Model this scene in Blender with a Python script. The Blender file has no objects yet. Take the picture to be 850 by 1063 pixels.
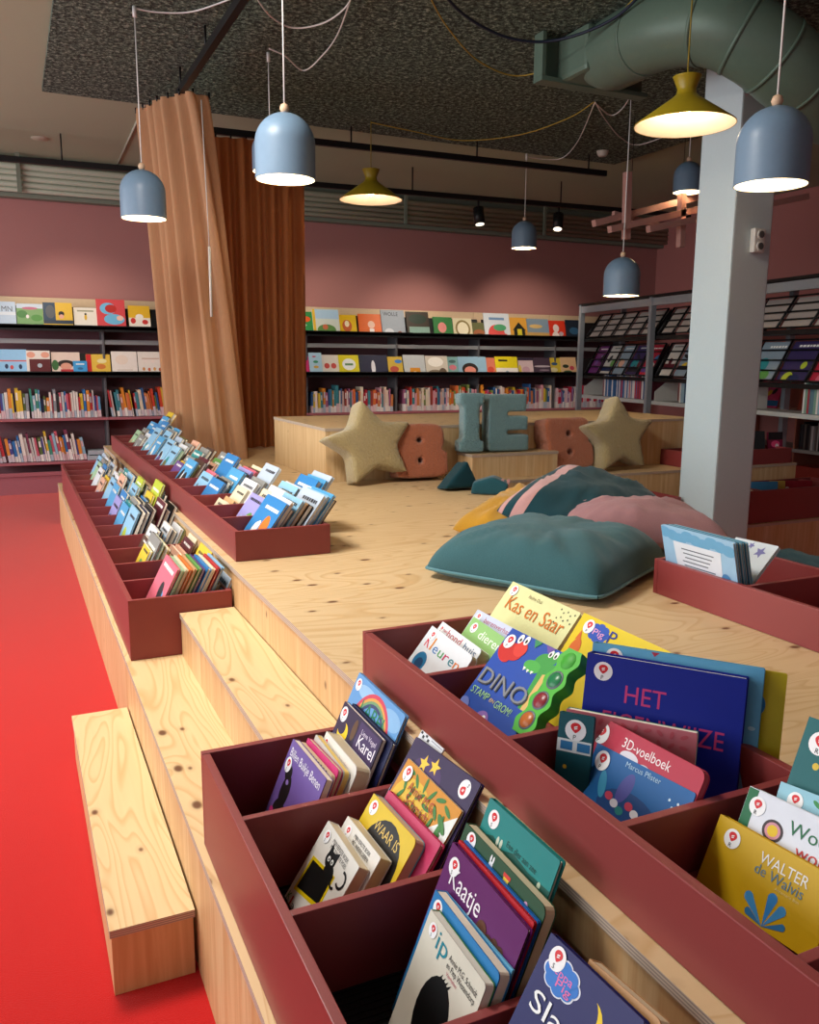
import bpy, bmesh, math, random
from mathutils import Vector, Matrix
rnd = random.Random(7)
scene = bpy.context.scene
COLL = scene.collection
R = math.radians
PI = math.pi

# ------------------------------------------------------------------ materials
def lin(c):
    if isinstance(c, str):
        c = c.lstrip('#'); c = [int(c[i:i+2], 16)/255 for i in (0, 2, 4)]
    return tuple((x/12.92 if x <= .04045 else ((x+.055)/1.055)**2.4) for x in c) + (1,)

class NT:
    def __init__(s, name):
        s.m = bpy.data.materials.new(name); s.m.use_nodes = True
        s.t = s.m.node_tree; s.b = s.t.nodes['Principled BSDF']
    def n(s, typ, **kw):
        x = s.t.nodes.new(typ)
        for k, v in kw.items():
            if k.startswith('in_'):
                k2 = k[3:]; x.inputs[int(k2) if k2.isdigit() else k2].default_value = v
            else: setattr(x, k, v)
        return x
    def l(s, a, b): s.t.links.new(a, b)
    def math(s, op, a, b=None, clamp=False):
        x = s.n('ShaderNodeMath', operation=op); x.use_clamp = clamp
        for i, v in enumerate((a, b)):
            if v is None: continue
            if isinstance(v, (int, float)): x.inputs[i].default_value = v
            else: s.l(v, x.inputs[i])
        return x.outputs[0]
    def mix(s, fac, a, b):
        x = s.n('ShaderNodeMix', data_type='RGBA')
        for i, v in ((0, fac), (6, a), (7, b)):
            if hasattr(v, 'links'): s.l(v, x.inputs[i])
            else: x.inputs[i].default_value = v
        return x.outputs[2]
    def ramp(s, fac, stops):
        x = s.n('ShaderNodeValToRGB'); e = x.color_ramp.elements
        while len(e) < len(stops): e.new(.5)
        for q, (p, c) in zip(e, stops): q.position = p; q.color = c
        s.l(fac, x.inputs[0]); return x.outputs[0]
    def coords(s, scale=(1, 1, 1), kind='Object', loc=(0, 0, 0)):
        tc = s.n('ShaderNodeTexCoord'); mp = s.n('ShaderNodeMapping')
        mp.inputs['Scale'].default_value = scale; mp.inputs['Location'].default_value = loc
        s.l(tc.outputs[kind], mp.inputs['Vector']); return mp.outputs[0]
    def noise(s, vec, scale, detail=3, rough=.5, dist=0):
        x = s.n('ShaderNodeTexNoise'); x.inputs['Scale'].default_value = scale
        x.inputs['Detail'].default_value = detail; x.inputs['Roughness'].default_value = rough
        x.inputs['Distortion'].default_value = dist; s.l(vec, x.inputs['Vector']); return x.outputs['Fac']
    def bump(s, h, strength, dist=.01):
        x = s.n('ShaderNodeBump'); x.inputs['Strength'].default_value = strength
        x.inputs['Distance'].default_value = dist; s.l(h, x.inputs['Height'])
        s.l(x.outputs[0], s.b.inputs['Normal'])

_flat = {}
def flat(c, rough=.5, metal=0, name=None):
    k = (c, rough, metal)
    if k not in _flat:
        t = NT(name or 'paint_' + c.strip('#'))
        t.b.inputs['Roughness'].default_value = rough; t.b.inputs['Metallic'].default_value = metal; t.b.inputs['Specular IOR Level'].default_value = .3
        v = t.noise(t.coords((1, 1, 1)), 35, 2)
        a = lin(c); b = tuple(x*.9 for x in a[:3]) + (1,)
        t.l(t.mix(v, b, a), t.b.inputs['Base Color'])
        _flat[k] = t.m
    return _flat[k]

def emit(c, s, name):
    t = NT(name); t.b.inputs['Base Color'].default_value = lin(c)
    t.b.inputs['Emission Color'].default_value = lin(c); t.b.inputs['Emission Strength'].default_value = s
    return t.m

def plywood(name, along='Y', light='#e2c290', dark='#c9985c', knots=True, kt=.5):
    t = NT(name); g = (2.2, .55, 1) if along == 'Y' else (.55, 2.2, 1)
    co = t.coords(g); n1 = t.noise(co, 1.5, 2, .45, .9)
    rings = t.math('FRACT', t.math('MULTIPLY', n1, 21))
    line = t.ramp(rings, [(0, (0, 0, 0, 1)), (.55, (.15, .15, .15, 1)), (.86, (1, 1, 1, 1)), (1, (0, 0, 0, 1))])
    fib = t.noise(t.coords((80, 3, 8) if along == 'Y' else (3, 80, 8)), 1, 3)
    c = t.mix(t.math('MULTIPLY', line, .75), lin(light), lin(dark))
    c = t.mix(t.math('MULTIPLY', fib, .22), c, lin('#b98a52'))
    big = t.noise(t.coords((1, 1, 1)), 1.1, 2)
    c = t.mix(t.math('MULTIPLY', big, .25), c, lin('#f1d9ae'))
    if knots:
        v = t.n('ShaderNodeTexVoronoi', voronoi_dimensions='2D'); v.inputs['Scale'].default_value = 1
        t.l(t.coords((6.3, 3.7, 1) if along == 'Y' else (3.7, 6.3, 1)), v.inputs['Vector'])
        sep = t.n('ShaderNodeSeparateColor'); t.l(v.outputs['Color'], sep.inputs[0])
        d = t.math('SUBTRACT', v.outputs['Distance'], t.math('MULTIPLY', sep.outputs[0], .05))
        k = t.ramp(d, [(0, (1, 1, 1, 1)), (.02, (.75, .75, .75, 1)), (.045, (.16, .16, .16, 1)), (.11, (0, 0, 0, 1))])
        k = t.math('MULTIPLY', k, t.math('GREATER_THAN', sep.outputs[1], kt))
        c = t.mix(k, c, lin('#6b4020'))
    t.l(c, t.b.inputs['Base Color']); t.b.inputs['Roughness'].default_value = .48
    t.bump(line, .05, .002)
    return t.m

def pine_front(name, light='#e0be8c', dark='#b98450', axis='Y'):
    t = NT(name); s = (1, 1, 1)
    co = t.coords(s)
    sx = t.n('ShaderNodeSeparateXYZ'); t.l(co, sx.inputs[0])
    h = sx.outputs[axis]
    strip = t.math('FLOOR', t.math('MULTIPLY', h, 13))
    wn = t.n('ShaderNodeTexWhiteNoise', noise_dimensions='1D'); t.l(strip, wn.inputs['W'])
    grain = t.noise(t.coords((42, 42, 2.2)), 1, 3, .6, .5)
    g2 = t.ramp(grain, [(.35, (0, 0, 0, 1)), (.68, (1, 1, 1, 1))])
    c = t.mix(t.math('MULTIPLY', g2, .62), lin(light), lin(dark))
    c = t.mix(t.math('MULTIPLY', wn.outputs['Value'], .4), c, lin('#c79359'))
    v = t.n('ShaderNodeTexVoronoi'); v.inputs['Scale'].default_value = 1
    t.l(t.coords((8, 8, 6)), v.inputs['Vector'])
    sep = t.n('ShaderNodeSeparateColor'); t.l(v.outputs['Color'], sep.inputs[0])
    k = t.ramp(v.outputs['Distance'], [(0, (1, 1, 1, 1)), (.05, (.6, .6, .6, 1)), (.1, (0, 0, 0, 1))])
    k = t.math('MULTIPLY', k, t.math('GREATER_THAN', sep.outputs[1], .6))
    c = t.mix(k, c, lin('#6b4020'))
    t.l(c, t.b.inputs['Base Color']); t.b.inputs['Roughness'].default_value = .5
    return t.m

def ply_edge():
    t = NT('plywood_edge'); sx = t.n('ShaderNodeSeparateXYZ')
    t.l(t.coords(), sx.inputs[0])
    f = t.math('FRACT', t.math('MULTIPLY', sx.outputs['Z'], 180))
    c = t.ramp(f, [(0, lin('#8d7a72')), (.45, lin('#a8978c')), (.55, lin('#d3bda2')), (1, lin('#c4b2a0'))])
    t.l(c, t.b.inputs['Base Color']); t.b.inputs['Roughness'].default_value = .6
    return t.m

def carpet_mat():
    t = NT('red_carpet'); v = t.noise(t.coords(), 260, 3, .7); v2 = t.noise(t.coords(), 2.2, 3, .5)
    c = t.mix(v, lin('#a60508'), lin('#cc0c0c')); c = t.mix(t.math('MULTIPLY', v2, .25), c, lin('#d41812'))
    t.l(c, t.b.inputs['Base Color']); t.b.inputs['Roughness'].default_value = .95
    t.b.inputs['Sheen Weight'].default_value = .35; t.b.inputs['Sheen Roughness'].default_value = .5
    t.b.inputs['Sheen Tint'].default_value = (1, .55, .5, 1)
    t.b.inputs['Specular IOR Level'].default_value = .1
    t.bump(v, .5, .006); return t.m

def wall_mat(name, c, sc=60, b=.03):
    t = NT(name); v = t.noise(t.coords(), sc, 3)
    a = lin(c); t.l(t.mix(v, tuple(x*.93 for x in a[:3]) + (1,), a), t.b.inputs['Base Color'])
    t.b.inputs['Roughness'].default_value = .75; t.bump(v, b, .003); return t.m

def acoustic_mat():
    t = NT('acoustic_panel'); v = t.noise(t.coords(), 30, 3, .8, .3)
    f = t.ramp(v, [(.42, lin('#222c25')), (.55, lin('#5a6e60')), (.66, lin('#9db09f'))])
    t.l(f, t.b.inputs['Base Color']); t.b.inputs['Roughness'].default_value = 1; t.bump(v, .8, .02); return t.m

def fabric(name, c, c2=None, scale=220, sheen=.3, wrinkle=0):
    t = NT(name); v = t.noise(t.coords(), scale, 3, .7); v2 = t.noise(t.coords(), 7, 3, .55, .4)
    a = lin(c); b = lin(c2) if c2 else tuple(x*.72 for x in a[:3]) + (1,)
    f = t.math('ADD', t.math('MULTIPLY', v, .6), t.math('MULTIPLY', v2, .25))
    t.l(t.mix(f, b, a), t.b.inputs['Base Color']); t.b.inputs['Roughness'].default_value = .9
    t.b.inputs['Sheen Weight'].default_value = sheen; t.b.inputs['Specular IOR Level'].default_value = .2
    hh = t.math('ADD', t.math('MULTIPLY', v, .25), t.math('MULTIPLY', v2, wrinkle))
    t.bump(hh, .35, .006); return t.m

def fleece(name, c):
    t = NT(name); v = t.noise(t.coords(), 75, 4, .75); a = lin(c)
    t.l(t.mix(v, tuple(x*.6 for x in a[:3]) + (1,), tuple(min(1, x*1.15) for x in a[:3]) + (1,)), t.b.inputs['Base Color'])
    t.b.inputs['Roughness'].default_value = 1; t.b.inputs['Sheen Weight'].default_value = .5
    t.bump(v, 1, .015); return t.m

def curtain_mat(name, c, tr):
    t = NT(name); t.t.nodes.remove(t.b)
    v = t.noise(t.coords((30, 30, .6)), 6, 2)
    a = lin(c); col = t.mix(v, tuple(x*.8 for x in a[:3]) + (1,), a)
    d = t.n('ShaderNodeBsdfDiffuse'); q = t.n('ShaderNodeBsdfTranslucent'); tp = t.n('ShaderNodeBsdfTransparent')
    t.l(col, d.inputs[0]); t.l(col, q.inputs[0]); tp.inputs[0].default_value = a
    m = t.n('ShaderNodeMixShader', in_0=.42); t.l(d.outputs[0], m.inputs[1]); t.l(q.outputs[0], m.inputs[2])
    m2 = t.n('ShaderNodeMixShader', in_0=tr); t.l(m.outputs[0], m2.inputs[1]); t.l(tp.outputs[0], m2.inputs[2])
    t.l(m2.outputs[0], t.t.nodes['Material Output'].inputs[0]); return t.m

def pages_mat(c='#efe6d2'):
    t = NT('pages'); sx = t.n('ShaderNodeSeparateXYZ'); t.l(t.coords(), sx.inputs[0])
    f = t.math('FRACT', t.math('MULTIPLY', sx.outputs['Z'], 420)); a = lin(c)
    t.l(t.mix(t.math('MULTIPLY', f, .4), a, tuple(x*.7 for x in a[:3]) + (1,)), t.b.inputs['Base Color'])
    t.b.inputs['Roughness'].default_value = .8; return t.m

def lacquer(name, c):
    t = NT(name); v = t.noise(t.coords(), 300, 2); a = lin(c)
    t.l(t.mix(v, tuple(x*.92 for x in a[:3]) + (1,), a), t.b.inputs['Base Color'])
    t.b.inputs['Roughness'].default_value = .42; t.bump(v, .04, .001); return t.m

PLY_Y = plywood('birch_plywood'); PLY_X = plywood('birch_plywood_deck', 'X', '#cfb389', '#b8915c', True, .35)
FRONT_Y = pine_front('pine_riser'); FRONT_X = pine_front('pine_stage_front', '#dcc296', '#b58c58', axis='X')
EDGE = ply_edge(); CARPET = carpet_mat()
BIN = lacquer('oxblood_lacquer', '#8c3a39')
PAGES = pages_mat(); PAGES2 = pages_mat('#d8c7a6')
BLACK = flat('#111112', .45); WHITE = flat('#eeeeec', .5); STEEL = flat('#8f9296', .4, .3)
CORD = flat('#d9d9d6', .5)

# ------------------------------------------------------------------ mesh helper
class MB:
    def __init__(s): s.v = []; s.f = []; s.m = []; s.sm = []
    def add(s, vs, fs, mi=0, smooth=False):
        o = len(s.v); s.v += [tuple(x) for x in vs]
        for f in fs: s.f.append(tuple(o+i for i in f)); s.m.append(mi); s.sm.append(smooth)
        return s
    def box(s, a, b, mi=0, M=None):
        x0, y0, z0 = a; x1, y1, z1 = b
        vs = [(x0, y0, z0), (x1, y0, z0), (x1, y1, z0), (x0, y1, z0), (x0, y0, z1), (x1, y0, z1), (x1, y1, z1), (x0, y1, z1)]
        if M: vs = [tuple(M @ Vector(v)) for v in vs]
        return s.add(vs, [(3, 2, 1, 0), (4, 5, 6, 7), (0, 1, 5, 4), (1, 2, 6, 5), (2, 3, 7, 6), (3, 0, 4, 7)], mi)
    def bbox(s, a, b, r=.003, mi=0, M=None):          # box with chamfered edges
        bm = bmesh.new(); bmesh.ops.create_cube(bm, size=1)
        for v in bm.verts: v.co = Vector([(a[i]+b[i])/2 + v.co[i]*(b[i]-a[i]) for i in range(3)])
        bmesh.ops.bevel(bm, geom=bm.edges[:], offset=min(r, .45*min(abs(b[i]-a[i]) for i in range(3))), segments=2, affect='EDGES', profile=.6)
        if M: bm.transform(M)
        s.bm(bm, mi); return s
    def bm(s, bm, mi=0, smooth=False):
        bm.verts.index_update()
        s.add([v.co for v in bm.verts], [[v.index for v in f.verts] for f in bm.faces], mi, smooth); bm.free()
    def prism(s, pts, z0, z1, mi=0, M=None, mi_side=None):   # pts CCW in xy
        n = len(pts); vs = [(x, y, z0) for x, y in pts] + [(x, y, z1) for x, y in pts]
        if M: vs = [tuple(M @ Vector(v)) for v in vs]
        s.add(vs, [tuple(range(n))[::-1], tuple(range(n, 2*n))], mi)
        o = len(s.v) - 2*n
        for i in range(n):
            j = (i+1) % n; s.f.append((o+i, o+j, o+n+j, o+n+i)); s.m.append(mi if mi_side is None else mi_side); s.sm.append(False)
        return s
    def tube(s, pts, r, mi=0, k=8, cap=True):
        pts = [Vector(p) for p in pts]; rs = r if isinstance(r, (list, tuple)) else [r]*len(pts)
        vs = []; fs = []; up = None
        for i, p in enumerate(pts):
            t = (pts[min(i+1, len(pts)-1)] - pts[max(i-1, 0)]).normalized()
            if up is None: up = Vector((0, 0, 1)) if abs(t.z) < .9 else Vector((1, 0, 0))
            a = t.cross(up).normalized(); b = a.cross(t).normalized(); up = b
            for j in range(k):
                q = 2*PI*j/k; vs.append(p + (a*math.cos(q) + b*math.sin(q))*rs[i])
        for i in range(len(pts)-1):
            for j in range(k):
                fs.append((i*k+j, i*k+(j+1) % k, (i+1)*k+(j+1) % k, (i+1)*k+j))
        s.add(vs, fs, mi, True)
        if cap:
            o = len(s.v)-len(vs); s.f += [tuple(o+j for j in range(k))[::-1], tuple(o+(len(pts)-1)*k+j for j in range(k))]; s.m += [mi, mi]; s.sm += [False, False]
        return s
    def lathe(s, prof, c=(0, 0, 0), mi=0, k=32, smooth=True):
        vs = []; fs = []
        for r, z in prof:
            for j in range(k):
                q = 2*PI*j/k; vs.append((c[0]+r*math.cos(q), c[1]+r*math.sin(q), c[2]+z))
        for i in range(len(prof)-1):
            for j in range(k): fs.append((i*k+j, i*k+(j+1) % k, (i+1)*k+(j+1) % k, (i+1)*k+j))
        return s.add(vs, fs, mi, smooth)
    def build(s, name, mats, parent=None, kind=None, local=False):
        me = bpy.data.meshes.new(name)
        off = Vector((0, 0, 0))
        if parent is not None and not local: off = worldloc(parent)
        me.from_pydata([tuple(Vector(v)-off) for v in s.v], [], s.f)
        for m in (mats if isinstance(mats, (list, tuple)) else [mats]): me.materials.append(m)
        me.polygons.foreach_set('material_index', s.m); me.polygons.foreach_set('use_smooth', s.sm)
        me.update()
        o = bpy.data.objects.new(name, me); COLL.objects.link(o)
        if parent is not None: o.parent = parent
        if kind: o['kind'] = kind
        return o

def worldloc(o):
    l = Vector((0, 0, 0))
    while o is not None: l += o.location; o = o.parent
    return l

def tag(o, label, cat, group=None, kind=None):
    o['label'] = label; o['category'] = cat
    if group: o['group'] = group
    if kind: o['kind'] = kind
    return o
def thing(name, label, cat, loc=(0, 0, 0), group=None):
    o = bpy.data.objects.new(name, None); o.location = loc; o.empty_display_size = .1; COLL.objects.link(o)
    return tag(o, label, cat, group)
def struct(name, mb, m): return mb.build(name, m, None, 'structure')

def smooth_out(o, mods):
    """apply modifiers (name, type, dict) by evaluation"""
    for nm, ty, kw in mods:
        md = o.modifiers.new(nm, ty)
        for k, v in kw.items(): setattr(md, k, v)
    dg = bpy.context.evaluated_depsgraph_get(); dg.update()
    me = bpy.data.meshes.new_from_object(o.evaluated_get(dg)); old = o.data
    mats = [m for m in old.materials]
    o.modifiers.clear(); o.data = me
    me.materials.clear()
    for m in mats: me.materials.append(m)
    for p in me.polygons: p.use_smooth = True
    return o

_txt = {}
def text_geo(s):
    if s not in _txt:
        cu = bpy.data.curves.new('t', 'FONT'); cu.body = s; cu.size = 1; cu.resolution_u = 3
        o = bpy.data.objects.new('t', cu); COLL.objects.link(o)
        dg = bpy.context.evaluated_depsgraph_get(); dg.update()
        me = o.evaluated_get(dg).to_mesh()
        _txt[s] = ([tuple(v.co) for v in me.vertices], [tuple(p.vertices) for p in me.polygons])
        o.evaluated_get(dg).to_mesh_clear(); bpy.data.objects.remove(o); bpy.data.curves.remove(cu)
    return _txt[s]

# ------------------------------------------------------------------ room
def room():
    struct('floor', MB().box((-4.2, -4.2, -.05), (9.1, 10.6, 0)), CARPET)
    PINK = wall_mat('dusty_pink_paint', '#b27b76'); PINK2 = wall_mat('dusty_pink_paint_right', '#b06f68')
    OLIVE = wall_mat('olive_ceiling_paint', '#a5b499')
    struct('ceiling', MB().box((-4.2, -4.2, 3.6), (9.1, 10.6, 3.7)), OLIVE)
    struct('wall_back', MB().box((-4.2, 10.5, 0), (9.1, 10.6, 3.18)), PINK)
    struct('trim_1', MB().box((-4.2, 10.49, 3.18), (9.1, 10.6, 3.6)).box((-4.2, 10.36, 3.17), (9.0, 10.49, 3.215)), wall_mat('sage_upper_wall', '#7d8676'))
    struct('wall_right', MB().box((9.0, -4.2, 0), (9.1, 10.5, 3.6)), PINK2)
    # daylight side: wall with three wide windows
    w = MB()
    ys = [-4.2, -2.2, 1.0, 1.8, 5.0, 5.8, 9.6, 10.5]
    w.box((-4.2, -4.2, 0), (-4.1, 10.6, .55)).box((-4.2, -4.2, 3.2), (-4.1, 10.6, 3.6))
    for i in range(0, 8, 2): w.box((-4.2, ys[i], .55), (-4.1, ys[i+1], 3.2))
    struct('wall_left', w, PINK)
    for i in range(1, 7, 2):
        f = MB(); a, b = ys[i], ys[i+1]
        f.box((-4.18, a, .55), (-4.12, b, .62)).box((-4.18, a, 3.13), (-4.12, b, 3.2))
        for k in range(4):
            yy = a + (b-a-.06)*k/3; f.box((-4.18, yy, .62), (-4.12, yy+.06, 3.13))
        struct('window_%d' % ((i+1)//2), f, flat('#3b3d3f', .4))
    w = MB(); w.box((-4.2, -4.3, 0), (9.1, -4.2, .9)).box((-4.2, -4.3, 3.0), (9.1, -4.2, 3.6)).box((-4.2, -4.3, .9), (-1.5, -4.2, 3)).box((4.5, -4.3, .9), (9.1, -4.2, 3))
    struct('wall_front', w, PINK)
    f = MB()
    for k in range(4): f.box((-1.5+1.98*k, -4.28, .9), (-1.44+1.98*k, -4.22, 3.0))
    struct('window_4', f, flat('#3b3d3f', .4))
    # acoustic slabs on the ceiling
    tag(MB().box((.38, 3.2, 3.565), (6.0, 7.75, 3.598)).build('acoustic_panel', acoustic_mat()),
        'large dark speckled acoustic panel fixed flat under the ceiling', 'ceiling panel')
    m = MB()
    for x, y in ((1.18, 8.7),): m.tube([(x, 7.8, 3.597), (x+.05, 10.3, 3.597)], .012, k=6)
    struct('trim_2', m, flat('#a6a594', .7))
    # pipes along the top of the back wall
    p = MB()
    for k, (z, r) in enumerate(((3.47, .035), (3.41, .03), (3.35, .03), (3.29, .03), (3.235, .025))):
        p.tube([(-3.5, 10.3-.0*k, z), (9.0, 10.3, z)], r, k=10)
    pr = thing('pipe_run', 'bundle of pale sage painted pipes along the top of the back wall', 'pipes', (2, 10.3, 3.4))
    p.build('pipes', flat('#a9ad9a', .5), pr)
    for x in (.22, 2.6, 4.7, 6.8):
        MB().box((x-.02, 10.24, 3.2), (x+.02, 10.262, 3.6)).build('pipe_bracket', flat('#7d8676', .5), pr)
    # flush ceiling discs, smoke detector
    for (x, y), l in (((.2, 5.9), 'round white flush cover on the ceiling left of the acoustic panel'), ((.42, 9.5), 'round pale flush cover on the ceiling near the back pipes')):
        tag(MB().lathe([(0, -.008), (.075, -.008), (.085, 0)], (x, y, 3.599), k=24).build('ceiling_cover', flat('#b9b9a6', .6)), l, 'ceiling cover')
    d = MB().lathe([(0, -.05), (.035, -.05), (.05, -.035), (.06, 0)], (5.52, 7.33, 3.565), k=24)
    tag(d.build('smoke_detector', flat('#c9c4b8', .5)), 'small round white smoke detector on the dark ceiling panel', 'smoke detector')
    # column
    c = thing('column', 'square pale grey painted column standing behind the cushions', 'column', (4.21, 4.21, 0)); c['kind'] = 'structure'
    MB().bbox((4.05, 4.05, 0), (4.37, 4.37, 3.6), .012).build('shaft', wall_mat('column_paint', '#b9c8cc', 90, .05), c)
    s = thing('power_socket', 'double white power socket mounted on the column', 'power socket', (4.24, 4.035, 2.23))
    hs = MB().bbox((4.19, 4.01, 2.165), (4.28, 4.0495, 2.31), .008).build('housing', flat('#c9c6c0', .4), s)
    for z in (2.203, 2.272):
        MB().tube([(4.235, 4.0095, z), (4.235, 4.0, z)], .029, k=20).tube([(4.235, 4.0, z), (4.235, 3.997, z)], .021, 1, 16).build('outlet', [flat('#c9c6c0', .4), flat('#4b4a4a', .5)], hs)
    # rails hanging from the ceiling
    def rail(name, label, a, b, hang, w=.022):
        t = thing(name, label, 'rail', a)
        A, B = Vector(a), Vector(b); d = (B-A).normalized(); n = d.cross(Vector((0, 0, 1)))
        q = []
        for P in (A, B):
            for sx, sz in ((-1, -1), (1, -1), (1, 1), (-1, 1)): q.append(P + n*sx*w + Vector((0, 0, sz*w*1.2)))
        MB().add(q, [(3, 2, 1, 0), (4, 5, 6, 7), (0, 1, 5, 4), (1, 2, 6, 5), (2, 3, 7, 6), (3, 0, 4, 7)]).build('rail_profile', BLACK, t)
        for h in hang:
            P = A.lerp(B, h); MB().tube([P+Vector((0, 0, .02)), (P.x, P.y, 3.564 if P.y < 7.74 and P.x < 5.99 and P.x > .4 else 3.6)], .008, k=6).build('hanger_rod', BLACK, t)
    rail('curtain_rail', 'black curtain rail running from the foreground ceiling to the peach curtain', (1.27, 3.0, 3.4), (1.26, 6.75, 3.4), (.3, .75, .98))
    rail('curtain_rail', 'black curtain rail crossing behind the orange curtain parallel to the back wall', (1.45, 7.66, 3.4), (5.7, 7.5, 3.4), (.05, .35, .65, .95))
    rail('lighting_track', 'long black lighting track near the back wall carrying spotlights', (-1.5, 9.35, 3.33), (8.0, 8.75, 3.33), (.16, .22, .4, .6, .8))
    for (x, y, ax), l in (((5.01, 8.93, (0, -.25, -1)), 'black cylinder spotlight pointing down from the track, beside the small blue lamp'),
                          ((6.07, 8.86, (-.25, -.3, -1)), 'black cylinder spotlight tilted sideways on the track, right of its twin'),
                          ((2.62, 9.08, (.1, -.2, -1)), 'black cylinder spotlight on the track behind the orange curtain edge')):
        t = thing('spotlight', l, 'spotlight', (x, y, 3.29), 'track spotlights')
        A = Vector((x, y, 3.22)); d = Vector(ax).normalized()
        MB().tube([(x, y, 3.3), (x, y, 3.22)], .012, k=8).build('stem', BLACK, t)
        lb = MB().tube([A, A+d*.19], .062, k=20).build('lamp_body', BLACK, t)
        MB().tube([A+d*.19, A+d*.192], .05, k=20).build('lens', emit('#fff0d8', 1.5, 'spot_lens'), lb)
room()

# ------------------------------------------------------------------ plywood landscape
L1, L2, L3, L4 = .174, .373, .541, .699
def ply_box(name, label, a, b, front_faces, deckmat=PLY_Y, cat='platform', th=.02):
    """box made of a top sheet with layered edge, and fronts below it"""
    t = thing(name, label, cat, ((a[0]+b[0])/2, (a[1]+b[1])/2, a[2]))
    m = MB().box((a[0], a[1], b[2]-th), b)
    o = m.build('top_panel', [deckmat, EDGE], t)
    for p in o.data.polygons:
        if abs(p.normal.z) < .5: p.material_index = 1
    k = .004
    MB().box((a[0]+k, a[1]+k, a[2]), (b[0]-k, b[1]-k, b[2]-th)).build('front_panel', front_faces, t)
    return t
FR_RED = FRONT_Y
ply_box('step_box', 'loose low plywood step box standing on the red carpet in front', (.122, 1.907, 0), (.320, 3.244, L1), FRONT_Y, cat='step')
ply_box('platform_tread', 'long low plywood tread along the carpet carrying the lower book bins', (.322, .2, 0), (.7328, 8.24, L2), FRONT_Y)
ply_box('step_box', 'short plywood step between the two lower red book bins', (.524, 1.862, L2+.001), (.7328, 3.19, L3), FRONT_Y, cat='step')
t = thing('platform', 'wide plywood platform deck with many knots under the cushions', 'platform', (1.8, 3, 0))
o = MB().box((.733, .2, L4-.02), (2.8, 4.88, L4)).box((.733, 4.88, L4-.02), (5.75, 8.24, L4)).build('top_panel', [PLY_X, EDGE], t)
for p in o.data.polygons:
    if abs(p.normal.z) < .5: p.material_index = 1
MB().box((.737, .204, 0), (2.796, 4.88, L4-.02)).build('front_panel', FRONT_Y, t)
MB().box((.737, 4.884, 0), (5.746, 8.236, L4-.02)).build('riser_panel', FRONT_X, t)
ply_box('platform_tread', 'plywood tread in the sunken corner carrying dark red bins behind the column', (3.2, 4.29, 0), (5.75, 4.878, L2), FRONT_X)
ply_box('platform_tread', 'hidden plywood tread stepping down on the right side of the deck', (2.802, .2, 0), (3.19, 4.28, L3), FRONT_Y)
ply_box('stage', 'raised plywood stage at the back with pillows leaning on its front', (1.83, 5.23, L4+.001), (5.0, 6.43, 1.055), FRONT_X, PLY_X, 'stage')
ply_box('plinth', 'low plywood box in front of the stage carrying the letters I and E', (2.80, 5.0, L4+.001), (3.50, 5.226, .868), FRONT_X, PLY_X, 'plinth')

# ------------------------------------------------------------------ book bins
def bin_y(label, x0, x1, y0, y1, zb, zt, divs, zfloor, th=.018, name='book_bin'):
    t = thing(name, label, 'book bin', (x0, y0, zb))
    e = .0008
    MB().bbox((x0, y0+th+e, zb), (x0+th, y1-th-e, zt-.001), .0015).build('side_panel', BIN, t)
    MB().bbox((x1-th, y0+th+e, zb), (x1, y1-th-e, zt-.001), .0015).build('side_panel', BIN, t)
    MB().bbox((x0, y0, zb), (x1, y0+th, zt), .0015).build('end_panel', BIN, t)
    MB().bbox((x0, y1-th, zb), (x1, y1, zt), .0015).build('end_panel', BIN, t)
    MB().box((x0+th+e, y0+th+e, zb), (x1-th-e, y1-th-e, zb+.008)).build('base_panel', BIN, t)
    if zfloor > zb+.02:
        m = MB().box((x0+th+.002, y0+th+.002, zb+.009), (x1-th-.002, y1-th-.002, zfloor-.004))
        q = y0+th+.01
        while q < y1-th-.02: m.box((x0+th+.003, q, zfloor-.004), (x1-th-.003, q+.006, zfloor-.001)); q += .014
        m.build('ribbed_mat', flat('#151314', .7), t)
    for y in divs:
        MB().bbox((x0+th+e, y-.008, zb+.009), (x1-th-e, y+.008, zt-.004), .0015).build('divider', BIN, t)
    return t
def bin_x(label, x0, x1, y0, y1, zb, zt, divs, th=.018):
    t = thing('book_bin', label, 'book bin', (x0, y0, zb)); e = .0008
    MB().bbox((x0, y0, zb), (x1, y0+th, zt), .0015).build('side_panel', BIN, t)
    MB().bbox((x0, y1-th, zb), (x1, y1, zt), .0015).build('side_panel', BIN, t)
    MB().bbox((x0, y0+th+e, zb), (x0+th, y1-th-e, zt), .0015).build('end_panel', BIN, t)
    MB().bbox((x1-th, y0+th+e, zb), (x1, y1-th-e, zt), .0015).build('end_panel', BIN, t)
    MB().box((x0+th+e, y0+th+e, zb), (x1-th-e, y1-th-e, zb+.008)).build('base_panel', BIN, t)
    for x in divs: MB().bbox((x-.008, y0+th+e, zb+.009), (x+.008, y1-th-e, zt-.004), .0015).build('divider', BIN, t)
    return t
g = .0012
A_DIV = [3.52 + .312*i for i in range(14)]
B_DIV = [3.615 + .325*i for i in range(13)]
bin_y('long deep red bin of books beside the carpet, beyond the steps', .339, .728, 3.196, 7.74, L2+g, .608, A_DIV, .44)
bin_y('long shallow red bin of books on the deck edge, reaching the curtain', .765, 1.164, 3.273, 7.85, L4+g, .823, B_DIV, L4)
bin_y('deep red bin in the foreground on the lower tread', .339, .728, .25, 1.855, L2+g, .608, [1.535, 1.215, .895, .575], .44)
bin_y('shallow red bin in the right foreground along the deck edge', .765, 1.165, .25, 1.915, L4+g, .823, [1.585, 1.24, .918, .60], L4)
bin_y('shallow red bin on the right of the deck beside the pink cushion', 2.0, 2.42, .5, 2.255, L4+g, .823, [1.86, 1.45, 1.05], L4)
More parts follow.
